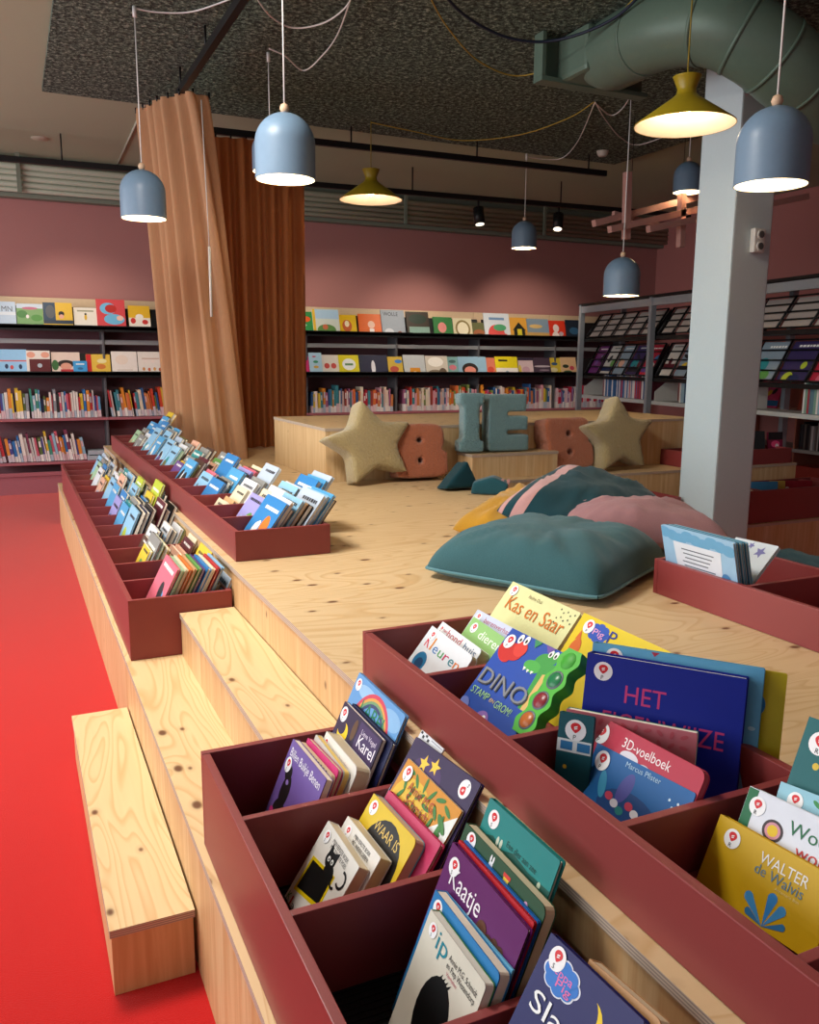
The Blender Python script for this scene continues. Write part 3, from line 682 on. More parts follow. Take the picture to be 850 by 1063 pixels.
fb('D3f', '#b32a42', 'raspberry pink board book with white lettering behind the blue bubble book', D3gp, 'board', rcorner=.016, pages=pages_mat('#b8485a'),
   pic=[('ell', '#d8d2da', (.44, .15, .08, .04)), ('ell', '#d8d2da', (.58, .17, .06, .03))], title=[('ftext', '#f2e4e6', '3D-voelboek', .35, .76, .105, .06)], sticker=(.15, .095, .068, 'P'))
fb('D3d', '#145560', 'dark teal book with a small white house picture at the left of its compartment', D3gp, 'hard',
   pic=[('rect', '#dfe6e6', (.0, .72, .98, 1.08)), ('rect', '#2f79b0', (.1, .78, .45, 1.02)), ('rect', '#2f79b0', (.58, .78, .95, 1.02)), ('ell', '#d8b83a', (.28, 1.5, .06, .06))], sticker=(.5, .44, .3, 'P'))
fb('D3e', '#cc707a', 'small pink patterned board book with green edges in front of the royal blue book', D3gp, 'board', rcorner=.004, spine='#5aa07c', back='#3a7a6a',
   pic=[('ell', '#c85a66', (.1+.09*(i % 10), .05+.08*(i // 10), .03, .015), i) for i in range(20)] + [('rect', '#1f5560', (.08, .24, .9, .6))])
fb('D3a', '#0b2192', 'large royal blue picture book with tall thin pink lettering', D3gp, 'hard', rcorner=.004,
   title=[('ftext', '#cf3f82', 'HET', .27, .53, .285, .115), ('ftext', '#cf3f82', 'EIGENWIJZE', .14, .9, .47, .115)], sticker=(.115, .105, .062, 'P'))
fb('D3b', '#5fa6d0', 'large pale sky blue picture book behind the royal blue one', D3gp, 'hard',
   pic=[('ell', '#a8d2e8', (.96, .35, .02, .012)), ('poly', '#b03048', [(.36, 0), (.38, .03), (.41, 0)])], title=[('ftext', '#2a4a5a', 'nella', .86, .97, .76, .035)], sticker=(.14, .07, .055, 'P'))
fb('D3c', '#c8b41e', 'large mustard yellow picture book rearmost beside the sky blue one', D3gp, 'hard',
   pic=[('ell', '#2f86c4', (.86, .2, .04, .06)), ('poly', '#3c8a50', [(.80, .66), (.95, .62), (.9, .72)])])
def drop(col, tx, ty, r, bx=.60, by=.53):
    d = math.hypot(tx-bx, ty-by); a = math.atan2(ty-by, tx-bx); p = []
    for i in range(15):
        q = -PI*.62 + 2*PI*.62*i/14; p.append((tx+r*math.cos(a+q), ty+r*math.sin(a+q)))
    return ('poly', col, [(bx, by)] + p)
drops = [drop('#3488d0', .61, .33, .038), drop('#4494d2', .44, .40, .036), drop('#4494d2', .70, .37, .034), drop('#3478ae', .47, .49, .026), drop('#3478ae', .74, .46, .024)]
fb('D4a', '#cfa606', 'bright yellow picture book with a blue water spout and white lettering', D4g, 'hard', pic=drops,
   title=[('ftext', '#f2f0e8', 'WALTER', .42, .81, .155, .075), ('ftext', '#5f8290', 'de Walvis', .41, .80, .235, .07), ('ftext', '#e6d488', 'Annemarie Bon', .6, .79, .27, .02)], sticker=(.165, .115, .07, 'R'))
fb('D4b', '#dde1ec', 'white board book with green spine, a yellow ring and green and red lettering', D4g, 'hard', spine='#14683f',
   pic=[('rect', '#14683f', (0, 0, .1, 1.2)), ('ell', '#3d2f31', (.33, .26, .10, .09)), ('ell', '#cf8d9a', (.33, .26, .075, .068)), ('ell', '#e0bc0a', (.33, .26, .05, .047))],
   title=[('ftext', '#1d6a42', 'Woef', .46, .86, .22, .11), ('ftext', '#c02e28', 'wolf', .57, .86, .36, .1)], sticker=(.13, .13, .08, 'R'))
fb('D4c', '#93c6d8', 'pale blue picture book with twigs and leaves behind the white ring book', D4g, 'hard',
   pic=[('rect', '#a8824e', (.45, .12, 1, .16)), ('ell', '#3a8a4a', (.4, .08, .05, .02), .5), ('ell', '#3a8a4a', (.5, .2, .05, .02), -.5), ('rect', '#b8333b', (.4, 0, 1, .04))], sticker=(.19, .12, .08, 'R'))
fb('D4d', '#0c6064', 'tall deep teal picture book at the right edge of the near bin', D4g, 'hard', pic=[('ell', '#d8b83a', (.2, .38, .03, .03))], sticker=(.17, .19, .1, 'R'))

# ---------------- the bins further back, filled compartment by compartment
ORD = ['first', 'second', 'third', 'fourth', 'fifth', 'sixth', 'seventh', 'eighth', 'ninth', 'tenth', 'eleventh', 'twelfth', 'thirteenth', 'fourteenth', 'fifteenth', 'sixteenth', 'seventeenth', 'eighteenth', 'nineteenth', 'twentieth']
def ordn(i):
    if i < 20: return ORD[i]
    tens = ['twenty', 'thirty', 'forty', 'fifty', 'sixty'][i//10-2]; u = (i+1) % 10
    i1 = i+1
    if i1 % 10 == 0: return {20: 'twentieth', 30: 'thirtieth', 40: 'fortieth', 50: 'fiftieth', 60: 'sixtieth'}[i1]
    return ['twenty', 'thirty', 'forty', 'fifty', 'sixty'][i1//10-2] + '-' + ORD[i1 % 10-1]
COL = {'sky blue': '#4f9fd0', 'light blue': '#8fc0de', 'pale grey-blue': '#b4c2d2', 'white': '#dcdde0', 'blue': '#2f7fbd', 'navy': '#1d2a50', 'dark': '#22211f', 'grey': '#8a8a86', 'lavender': '#9d97d0',
       'tan': '#c9a071', 'cream': '#e0d3b4', 'brown': '#5a4032', 'green': '#5f9a4a', 'lime': '#b9c93c', 'teal': '#2b8a8e', 'yellow': '#e0bd34', 'orange': '#d9772a', 'pink': '#d96a7c', 'red': '#b93030', 'maroon': '#5b1f2a', 'peach': '#e0ad92', 'olive': '#70703a', 'purple': '#6a4a8a', 'pale green': '#a8c8a0'}
NAMES = list(COL)
def rpic(seed, h_w, base):
    r = random.Random(seed); it = []
    pal = [COL[k] for k in r.sample(NAMES, 4)] + ['#f0efe8', '#232326']
    for _ in range(r.randint(2, 4)):
        it.append(('ell', r.choice(pal), (r.uniform(.25, .75), r.uniform(.45, .85*h_w), r.uniform(.08, .24), r.uniform(.06, .2)), r.uniform(0, 3)))
    if r.random() < .5: it.append(('rect', r.choice(pal), (.0, h_w*r.uniform(.75, .88), 1, h_w*.99)))
    yy = r.uniform(.1, .2); x0 = r.uniform(.12, .3)
    tcol = '#2a2a30' if sum(lin(base)[:3]) > 1.2 else '#f0efe8'
    x = x0
    while x < .88:
        ww = r.uniform(.04, .1); it.append(('rect', tcol, (x, yy-.028, min(x+ww, .9), yy+.028))); x += ww+.025
    return it
def fill(tagname, grp, Y0, Y1, x0, zf, phi, items, seed, where, xmax, xtop=9):
    """items: list of (colour name, thickness, width, height, kind); leans back towards +x, front first"""
    r = random.Random(seed); c, s = math.cos(R(phi)), math.sin(R(phi))
    off = x0*c
    used = {}
    for i, it in enumerate(items):
        cn, t, w, h = it[:4]; kind = it[4] if len(it) > 4 else ('board' if r.random() < .3 else 'hard'); dt = it[5] if len(it) > 5 else None
        hmax = (xtop - off/c)/math.tan(R(phi))/c*1.0
        if hmax < .14: break
        h = min(h, hmax)
        w = min(w, Y1-Y0-.02); slack = (Y1-Y0) - w - .012
        ytl = Y1 - .006 - slack*(r.random()*.8)
        hz = zf + h*c
        x = (off + (hz-zf)*s)/c
        TL = (x, ytl, hz); TR = (x, ytl-w, hz)
        used[cn] = used.get(cn, 0)+1
        nm = f"{cn} book, {ordn(i)} from the front in the {where}"
        book((TL, TR, phi, 0, h-.001, t), COL[cn], nm, grp, kind, detail=(1 if dt else 0), pic=rpic(seed*100+i, h/w, COL[cn]) if w > .12 else None)
        off += t + .0015 + (r.random()*.006)
        if (off + s*.0)/c > xmax: break

def seqs(desc): return desc
A_ = [
 ('nearest compartment of the long carpet-side bin', .398, [('pink', .011, .272, .295), ('pale green', .010, .27, .29), ('cream', .010, .27, .29), ('orange', .010, .27, .29), ('tan', .009, .27, .29), ('green', .012, .27, .29), ('purple', .010, .27, .285), ('blue', .014, .27, .285), ('cream', .012, .27, .285), ('red', .009, .27, .285), ('light blue', .01, .27, .285), ('olive', .012, .2, .19), ('cream', .01, .2, .19), ('tan', .01, .2, .19), ('pale grey-blue', .012, .285, .30), ('dark', .01, .18, .2)]),
 ('second compartment of the long carpet-side bin', .47, [('red', .012, .16, .17), ('cream', .02, .16, .17), ('sky blue', .014, .17, .2), ('tan', .022, .2, .19), ('blue', .012, .18, .22), ('tan', .02, .2, .2), ('yellow', .014, .24, .32), ('brown', .01, .2, .24), ('light blue', .014, .24, .23), ('pink', .012, .25, .31), ('navy', .015, .22, .25), ('lime', .01, .26, .31)]),
 ('third compartment of the long carpet-side bin', .42, [('yellow', .014, .18, .22), ('grey', .012, .26, .27), ('pale green', .01, .26, .26), ('yellow', .02, .24, .24), ('dark', .016, .2, .22), ('tan', .02, .2, .18), ('peach', .016, .22, .2), ('peach', .015, .22, .2), ('maroon', .012, .2, .24), ('cream', .014, .18, .26), ('yellow', .012, .26, .31)]),
 ('fourth compartment of the long carpet-side bin', .47, [('brown', .012, .18, .2), ('white', .016, .22, .25), ('dark', .012, .2, .24), ('sky blue', .014, .22, .22), ('white', .014, .2, .26), ('grey', .02, .2, .24), ('white', .014, .22, .25), ('olive', .012, .24, .26)]),
 ('fifth compartment of the long carpet-side bin', .43, [('light blue', .01, .27, .3), ('dark', .02, .26, .3), ('navy', .02, .26, .3), ('dark', .02, .26, .31), ('tan', .018, .22, .24), ('maroon', .014, .26, .34), ('navy', .024, .26, .3), ('dark', .02, .26, .35), ('peach', .01, .27, .36)]),
 ('sixth compartment of the long carpet-side bin', .43, [('sky blue', .01, .26, .27), ('teal', .016, .26, .28), ('grey', .02, .26, .3), ('dark', .02, .26, .3), ('blue', .016, .2, .3), ('yellow', .014, .22, .33), ('lime', .014, .26, .4), ('teal', .014, .24, .36), ('dark', .016, .26, .36)]),
 ('seventh compartment of the long carpet-side bin', .43, [('lavender', .01, .26, .26), ('blue', .014, .24, .3), ('grey', .02, .26, .28), ('light blue', .016, .24, .34), ('lime', .014, .22, .38), ('dark', .016, .26, .35)]),
 ('eighth compartment of the long carpet-side bin', .44, [('sky blue', .01, .26, .3), ('peach', .014, .24, .36), ('brown', .016, .22, .3), ('light blue', .016, .24, .37), ('navy', .014, .24, .36)]),
 ('ninth compartment of the long carpet-side bin', .44, [('light blue', .012, .26, .3), ('white', .014, .24, .32), ('green', .016, .22, .33), ('teal', .016, .24, .36)]),
 ('tenth compartment of the long carpet-side bin', .42, [('peach', .014, .22, .26), ('yellow', .012, .24, .27), ('grey', .02, .22, .28), ('white', .018, .24, .3), ('grey', .02, .24, .32), ('light blue', .016, .24, .32)]),
 ('eleventh compartment of the long carpet-side bin', .42, [('white', .012, .24, .3), ('blue', .012, .24, .32), ('grey', .02, .22, .3), ('pale grey-blue', .02, .24, .33)]),
 ('twelfth compartment of the long carpet-side bin', .44, [('pale green', .012, .24, .3), ('grey', .014, .24, .33), ('white', .02, .22, .34), ('dark', .02, .24, .34)]),
 ('thirteenth compartment of the long carpet-side bin', .46, [('light blue', .014, .24, .32), ('pale grey-blue', .014, .24, .34), ('cream', .02, .22, .34)]),
]
edges = [3.214] + A_DIV + [7.72]
for i, (wh, x0, its) in enumerate(A_):
    its = [q + ('hard', 1) if i < 2 else q for q in its]
    fill('a', 'books in the long carpet-side bin', edges[i]+.008, edges[i+1]-.008, x0, .441, 27 - (3 if 3 < i < 8 else 0), its, 11+i, wh, .70, .735)
B_ = [
 ('nearest compartment of the long deck-edge bin', .842, [('blue', .012, .29, .255), ('white', .014, .285, .262), ('grey', .014, .25, .22), ('light blue', .012, .26, .262), ('tan', .014, .24, .25), ('dark', .02, .24, .24), ('pale grey-blue', .016, .285, .285), ('light blue', .012, .28, .28), ('sky blue', .012, .28, .285), ('brown', .016, .26, .26)]),
 ('second compartment of the long deck-edge bin', .875, [('lavender', .014, .24, .21), ('grey', .016, .2, .2), ('cream', .014, .24, .23), ('white', .02, .24, .25), ('grey', .02, .26, .24), ('light blue', .016, .26, .265), ('white', .014, .24, .26), ('dark', .018, .24, .24), ('blue', .022, .27, .30), ('sky blue', .012, .26, .3), ('pale grey-blue', .014, .26, .32), ('navy', .03, .24, .26)]),
 ('third compartment of the long deck-edge bin', .83, [('cream', .02, .2, .13), ('tan', .02, .18, .14), ('cream', .016, .2, .2), ('white', .016, .24, .24), ('grey', .014, .24, .25), ('pale grey-blue', .014, .24, .33)]),
 ('fourth compartment of the long deck-edge bin', .84, [('blue', .012, .27, .2), ('dark', .02, .25, .2), ('grey', .012, .24, .2), ('sky blue', .014, .27, .26), ('dark', .012, .26, .25), ('lavender', .012, .26, .26), ('pink', .012, .26, .26), ('brown', .014, .25, .26), ('cream', .012, .26, .27), ('grey', .02, .24, .26)]),
 ('fifth compartment of the long deck-edge bin', .86, [('light blue', .014, .26, .19), ('pink', .02, .22, .2), ('olive', .02, .2, .18), ('blue', .014, .27, .31), ('grey', .02, .24, .27)]),
 ('sixth compartment of the long deck-edge bin', .81, [('sky blue', .01, .26, .24), ('lime', .012, .25, .22), ('brown', .016, .26, .24), ('maroon', .014, .26, .25), ('pink', .02, .24, .2), ('peach', .016, .22, .22), ('green', .016, .22, .24), ('grey', .02, .24, .28)]),
 ('seventh compartment of the long deck-edge bin', .83, [('purple', .012, .22, .18), ('yellow', .014, .2, .18), ('grey', .02, .24, .22), ('teal', .016, .24, .26), ('grey', .02, .24, .28), ('brown', .02, .22, .28)]),
 ('eighth compartment of the long deck-edge bin', .82, [('light blue', .012, .26, .26), ('pale green', .014, .22, .24), ('white', .016, .24, .27), ('grey', .02, .22, .28), ('peach', .016, .22, .3)]),
 ('ninth compartment of the long deck-edge bin', .83, [('light blue', .012, .26, .28), ('grey', .016, .24, .26), ('pale grey-blue', .016, .24, .3), ('olive', .02, .22, .3)]),
 ('tenth compartment of the long deck-edge bin', .82, [('sky blue', .012, .26, .27), ('light blue', .012, .25, .32), ('grey', .018, .24, .33), ('sky blue', .014, .24, .34)]),
 ('eleventh compartment of the long deck-edge bin', .82, [('light blue', .012, .26, .32), ('blue', .012, .26, .38), ('grey', .02, .24, .34), ('light blue', .016, .22, .34)]),
 ('twelfth compartment of the long deck-edge bin', .80, [('grey', .02, .24, .22), ('white', .014, .24, .24), ('blue', .014, .26, .33), ('sky blue', .014, .27, .4), ('yellow', .03, .24, .44)]),
 ('thirteenth compartment of the long deck-edge bin', .80, [('pale green', .014, .22, .24), ('cream', .012, .22, .22), ('grey', .02, .22, .26), ('sky blue', .014, .25, .32)]),
]
edges = [3.291] + B_DIV + [7.83]
for i, (wh, x0, its) in enumerate(B_):
    its = [q + ('hard', 1) if i < 2 else q for q in its]
    fill('b', 'books in the long deck-edge bin', edges[i]+.008, edges[i+1]-.008, x0, .709, 36, its, 41+i, wh, 1.14)

# right-hand bin beside the pink cushion: a stack of pale blue books leaning out, one with drawings
for i in range(5):
    x = 1.993 + .0128*i
    TL = (x, 2.226, .947-.001*i); TR = (x, 1.90, .947-.001*i)
    book((TL, TR, -14, 0, .236, .0115), '#9cc3e0' if i == 0 else ('#2f6f8c' if i % 2 else '#7fb0c8'),
         ['pale blue book with a white text panel leaning out of the right bin', 'teal-edged copy directly behind the pale blue panel book', 'middle copy of the pale blue stack in the right bin', 'fourth pale blue copy in the right bin stack', 'rearmost copy of the pale blue stack in the right bin'][i],
         'pale blue books in the right bin', 'hard', detail=2 if i == 0 else 1,
         pic=([('ell', '#6fa9cf', (.05+.11*j, .06+.02*(j % 3), .09, .06)) for j in range(9)] + [('poly', '#dfe5ee', [(.16, .14), (.82, .14), (.8, .66), (.2, .66)])] +
              [('rect', '#5b6472', (.27+.02*(j % 3), .2+.045*j, .72-.03*(j % 4), .212+.045*j)) for j in range(9)] + [('ell', '#4f86b8', (.86, .45, .07, .1)), ('ell', '#4f86b8', (.9, .62, .1, .06))]) if i == 0 else None)
book(((2.235, 2.12, .905), (2.245, 1.93, .895), 44, -4, .25, .012), '#d5dfe6', 'white book with small purple star drawings lying back in the right bin', 'books in the right bin', 'hard', detail=2,
     pic=[q for cx_, cy_, r_ in ((.15, .16, .12), (.45, .1, .08), (.72, .2, .13), (.3, .6, .1), (.75, .65, .09)) for q in [('poly', '#7a7ab4', [(cx_+(r_ if k % 2 == 0 else r_*.45)*math.cos(k*PI/5), cy_+(r_ if k % 2 == 0 else r_*.45)*math.sin(k*PI/5)) for k in range(10)])]] + [('ell', '#3f4a3a', (.4, .36, .06, .05)), ('ell', '#5a6a4a', (.22, .42, .05, .04)), ('ell', '#4a4038', (.56, .42, .05, .06)), ('ell', '#a9d2e0', (.85, .9, .2, .2))])
# sunken-corner bins
def hb(x, y, w, h, c, label, phi=22, zf=.383, t=.014, yaw=0, grp='books in the bins around the column', pic=None):
    cc, s = math.cos(R(phi)), math.sin(R(phi)); hz = zf+h*cc
    b = Vector((math.cos(R(yaw)), math.sin(R(yaw)), 0)); u = Vector((b.y, -b.x, 0))
    TL = Vector((x, y, hz)); TR = TL+u*w
    return book((tuple(TL), tuple(TR), phi, yaw, h-.001, t), c, label, grp, 'hard', detail=1, pic=pic)
hb(3.42, 4.66, .28, .33, '#3d8fb5', 'plain blue book in the small bin behind the striped cushion', 15, .383)
hb(3.66, 4.64, .29, .29, '#d5d2d4', 'white picture book with a dark bird in the small bin left of the column', 30, .383, pic=[('ell', '#2b2b38', (.5, .3, .22, .08), .3), ('ell', '#2b2b38', (.66, .2, .12, .05), -.6), ('poly', '#2b2b38', [(.3, .25), (.1, .15), (.3, .35)])])
hb(4.72, 4.64, .28, .26, '#cdbfa6', 'cream book leaning in the wide bin right of the column', 30)
hb(4.98, 4.62, .22, .235, '#3f7fa8', 'small blue book in the wide bin right of the column', 5, t=.02, yaw=75)
hb(5.16, 4.60, .12, .235, '#c8a24a', 'thin yellow book between the blue and red ones right of the column', 5, t=.02, yaw=75)
hb(5.22, 4.60, .30, .23, '#9c2130', 'red book standing in the wide bin right of the column', 5, t=.03, yaw=75, pic=[('ell', '#d8d0d0', (.3, .2, .06, .06)), ('ell', '#d8d0d0', (.6, .25, .04, .04))])
hb(4.74, 5.08, .16, .17, '#2a2622', 'dark book showing a small face picture in the bin left behind the column', 10, .709, yaw=60, pic=[('ell', '#e0b87a', (.55, .4, .25, .28)), ('ell', '#2a2622', (.55, .5, .06, .05))])
hb(5.40, 5.16, .19, .25, '#1c1c1e', 'black book standing at the left of the far bin right of the column', 18, .709, yaw=60)
hb(5.50, 5.14, .13, .20, '#d89a26', 'orange-yellow book in the far bin right of the column', 6, .709, yaw=80, t=.02, pic=[('rect', '#b5701a', (.1, .3, .9, .4))])
hb(5.60, 5.06, .14, .23, '#7a1d3c', 'crimson and black book in the far bin right of the column', 6, .709, yaw=80, t=.02, pic=[('rect', '#1d1a1e', (0, 0, 1, .45)), ('ell', '#e04a7a', (.5, .7, .3, .2)), ('ell', '#e0d0d0', (.6, .8, .12, .12))])

# ------------------------------------------------------------------ bookcases along the back wall
MAUVE = flat('#6d4a50', .6); SHELF = flat('#a4616a', .5); BOARD = flat('#d8bd9c', .6); LEDGE = flat('#17181a', .4)
DISP = []     # display ledges
def bookcase(i, x0, x1):
    where = ['leftmost bookcase of the back wall, left of its first post', 'bookcase of the back wall between the first post and the peach curtain', 'bookcase of the back wall hidden behind the orange curtain',
             'bookcase of the back wall just right of the orange curtain', 'bookcase of the back wall behind the left orange letter', 'bookcase of the back wall behind the right orange letter and star', 'bookcase of the back wall ending at the grey rack'][i]
    t = thing('bookcase', where, 'bookcase', ((x0+x1)/2, 10.3, 0), 'wall bookcases')
    e = .002; a, b = x0+e, x1-e
    MB().box((a, 10.46, .02), (b, 10.49, 2.08)).build('back_panel', MAUVE, t)
    MB().bbox((a, 10.40, 1.84), (b, 10.43, 2.14), .004).build('top_board', BOARD, t)
    MB().box((a, 10.17, 0), (b, 10.19, .24)).box((a, 10.155, .2), (b, 10.17, .24)).build('plinth', SHELF, t)
    for z, m, nm in ((.83, SHELF, 'shelf'), (.35, SHELF, 'shelf')):
        MB().bbox((a, 10.15, z-.028), (b, 10.46, z), .003).build(nm, m, t)
    for z in (1.83, 1.33):
        MB().box((a, 10.12, z-.03), (b, 10.44, z)).box((a, 10.12, z-.055), (b, 10.132, z+.012)).build('display_ledge', LEDGE, t)
        M = Matrix.Translation((0, 10.17, z)) @ Matrix.Rotation(R(-18), 4, 'X')
        MB().box((a+.03, .0, 0), (b-.03, .006, .22), 0, M).build('tilted_rest', LEDGE, t)
    MB().box((a, 10.2, 1.64), (b, 10.23, 1.69)).build('cross_bar', STEEL, t)
    MB().bbox((x1-.028, 10.19, 0), (x1-e, 10.46, 1.83), .004).build('upright', flat('#6a6a6e', .4, .4), t)
XB = [-.22, .98, 2.165, 3.35, 4.57, 5.79, 7.03, 8.25]
for i in range(7): bookcase(i, XB[i], XB[i+1])
def dbook(k, x0, x1, h, z, cover, label, shapes, grp, dy=0, ttl=None):
    w = x1-x0; t = .012; phi = 16; c, s = math.cos(R(phi)), math.sin(R(phi))
    TL = (x0, 10.142-dy*.03 + h*s + .006, z+.002+h*c); TR = (x1, TL[1], TL[2])
    return book((TL, TR, phi, 90, h-.001, t), cover, label, grp, 'hard', detail=1, pic=shapes, title=ttl)
def px_l(z): return z
G1 = 'picture books on the top display ledge'; G2 = 'picture books on the lower display ledge'
def E_(c, *a): return ('ell', c, a)
def Q_(c, *a): return ('rect', c, a)
# (x0, x1, h, cover, label, shapes)
top = [
 (-.19, .32, .25, '#bcd0e2', 'pale blue picture book with dark letters at the far left of the top display ledge', [Q_('#d8e2ec', .0, .35, 1, .5)], [('text', '#44505c', 'MN', .55, .3, .28)]),
 (.34, .78, .235, '#6f9a62', 'green meadow picture book second on the left top display ledge', [Q_('#b9d0e0', 0, 0, 1, .15), E_('#3f7a3c', .2, .35, .2, .12), E_('#a8505c', .5, .2, .12, .05), E_('#e0d8d8', .4, .4, .06, .06), E_('#4c8a40', .75, .42, .2, .08)], None),
 (.80, 1.36, .255, '#d9b23a', 'yellow and dark blue picture book with a dark owl-like shape', [Q_('#27405a', 0, 0, .4, .45), E_('#3a3f48', .25, .2, .15, .16), E_('#1f1f24', .62, .25, .1, .08), E_('#d8a090', .62, .36, .08, .06), Q_('#26384c', 0, .38, 1, .46)], None),
 (1.38, 1.80, .215, '#e2ded2', 'cream picture book with one small yellow figure', [E_('#d8b03a', .5, .28, .05, .1), E_('#3a3430', .5, .18, .05, .05), Q_('#9a9a80', .15, .08, .85, .13)], None),
 (1.44+.4, 2.40, .31, '#cf4a50', 'tall red picture book with light blue shapes next to the curtain', [E_('#6fb6dc', .4, .3, .25, .2), E_('#6fb6dc', .65, .55, .3, .15), E_('#b8322e', .5, .3, .15, .12), E_('#e8c0b0', .8, .5, .1, .08)], None),
]
# measured left-hand ledge: convert to true positions
LT = [(-.30, .27), (.30, .75), (.79, 1.31), (1.33, 1.75), (1.76, 2.27), (2.29, 2.75)]
def xs(px0, px1, k): return k
def P10(px):   # horizontal picture position measured on the back wall -> metres along it
    tbl = [(0, -.07), (42, .33), (108, .98), (165, 1.57), (313, 3.26), (320, 3.35), (416, 4.59), (500, 5.79), (580, 7.03), (630, 7.86)]
    for (p0, x0), (p1, x1) in zip(tbl, tbl[1:]):
        if px <= p1 or p1 == 630: return x0 + (px-p0)*(x1-x0)/(p1-p0)
TOP = [
 (-12, 18, .245, '#b4c8dc', 'pale blue picture book with dark letters, far left on the top ledge', [Q_('#d0dae4', 0, .4, 1, .52)], [('text', '#4a545e', 'MN', .5, .38, .3)]),
 (18.5, 46, .23, '#6f9a62', 'green meadow picture book, second from left on the top ledge', [Q_('#b9c8d8', 0, 0, 1, .2), E_('#3f7a3c', .2, .45, .2, .16), E_('#b0607c', .5, .2, .3, .06), E_('#e0d8d8', .4, .55, .06, .08), E_('#4c8a40', .75, .6, .22, .14)], None),
 (45.5, 76, .25, '#d9b23a', 'yellow and dark blue picture book, third from left on the top ledge', [Q_('#27405a', 0, 0, .42, .8), E_('#50565e', .25, .35, .16, .25), E_('#1f1f24', .62, .42, .1, .1), E_('#d8a090', .62, .52, .08, .08), Q_('#26384c', 0, .66, 1, .8)], None),
 (77, 102, .205, '#e2ded2', 'cream picture book with one small yellow figure on the left top ledge', [E_('#d8b03a', .5, .45, .06, .14), E_('#3a3430', .5, .3, .05, .05), Q_('#9a9a80', .15, .12, .85, .19)], None),
 (101, 131, .305, '#cf4a50', 'tall red picture book with light blue shapes on the left top ledge', [E_('#6fb6dc', .4, .35, .28, .22), E_('#6fb6dc', .6, .75, .36, .2), E_('#b8322e', .5, .35, .2, .16), E_('#e8c0b0', .8, .7, .12, .1)], None),
 (134, 157, .245, '#e0b432', 'yellow picture book with small red and white figures beside the curtain', [Q_('#ede6da', 0, .6, 1, 1.1), E_('#c83a3a', .2, .75, .12, .14), E_('#c83a3a', .75, .8, .14, .12), E_('#f0ece4', .5, .55, .18, .14)], None),
 (313, 328, .24, '#2f8a4a', 'green picture book with an orange shape at the orange curtain edge', [E_('#d95a26', .3, .5, .4, .2, ), E_('#e8e0d0', .2, .9, .2, .1)], None),
 (325, 352, .275, '#cdd4cc', 'pale picture book with yellow spine on the top ledge right of the curtain', [Q_('#e0b42a', 0, 0, .1, 1.3), Q_('#a8c8e0', .1, 0, 1, .35), E_('#5f8a4a', .5, .75, .35, .2), E_('#c86a4a', .45, .65, .1, .1)], None),
 (350, 370, .215, '#e0b81e', 'yellow picture book in front of a teal one on the top ledge', [E_('#c8623a', .5, .55, .25, .3), E_('#f0e6c8', .5, .45, .12, .16)], None),
 (372, 399, .235, '#d8641e', 'orange picture book with a pale figure over purple on the top ledge', [E_('#4a1f4a', .5, 1.0, .6, .25), E_('#e8c0a8', .5, .4, .14, .14), Q_('#e8e4e0', .42, .55, .6, .85)], None),
 (396, 421, .295, '#8f9aa6', 'grey picture book with dark lettering on the top ledge', [E_('#c0c4cc', .3, .9, .2, .16), E_('#8a4a3a', .75, 1.0, .12, .16)], [('text', '#1d2026', 'WOLLE', .1, .24, .22)]),
 (423, 446, .285, '#3a3026', 'dark brown picture book with a grey-green lower picture on the top ledge', [Q_('#7fa096', .1, .62, 1, 1.2), E_('#b06a6a', .5, 1.0, .2, .08), E_('#22352a', .5, .3, .4, .2)], None),
 (450, 470, .225, '#3a7a44', 'green picture book with a pink round face on the top ledge', [E_('#dc8a86', .45, .5, .22, .25), E_('#d8a86a', .6, .95, .3, .15), E_('#5a7ac0', .15, .95, .15, .15)], None),
 (470, 490, .215, '#d8cfae', 'cream picture book with a ring of dots on the top ledge', [E_('#8a7a4a', .5, .5, .4, .42), E_('#e6dec4', .5, .5, .3, .32), E_('#5a8a4a', .1, .95, .1, .1)], None),
 (489, 506, .165, '#5e6038', 'small olive picture book with a brown mound on the top ledge', [E_('#9a5a34', .5, .62, .38, .25), E_('#3a2a1c', .5, .72, .25, .12)], None),
 (503, 529, .30, '#ccd4dc', 'tall pale picture book with a red dragon-like shape on the top ledge', [E_('#d04a46', .45, .7, .32, .3), E_('#4a9a6a', .6, .5, .25, .12), E_('#d04a46', .75, .9, .2, .2), Q_('#6a8ab0', .2, .15, .8, .24)], None),
 (528, 549, .25, '#d89c3a', 'ochre picture book with a black house shape on the top ledge', [Q_('#22241e', .25, .5, .8, 1.2), ('poly', '#22241e', [(.2, .55), (.52, .2), (.85, .55)]), Q_('#d8c832', .42, .5, .65, .9)], None),
 (547, 570, .24, '#7f93a4', 'blue-grey landscape picture book on the top ledge', [Q_('#c8a05a', 0, .55, 1, .75), E_('#d8b470', .4, .3, .3, .08), Q_('#6a7a52', 0, .85, 1, 1.1)], None),
 (568, 588, .225, '#d8381e', 'vermilion picture book with a white figure on the top ledge', [E_('#e8dcd8', .5, .35, .16, .18), E_('#e8dcd8', .45, .75, .2, .25), E_('#b8a8b0', .75, .6, .12, .1)], None),
 (588, 604, .24, '#1d2836', 'dark navy picture book at the right end of the top ledge', [E_('#2f5a7a', .5, .6, .3, .2)], None),
]
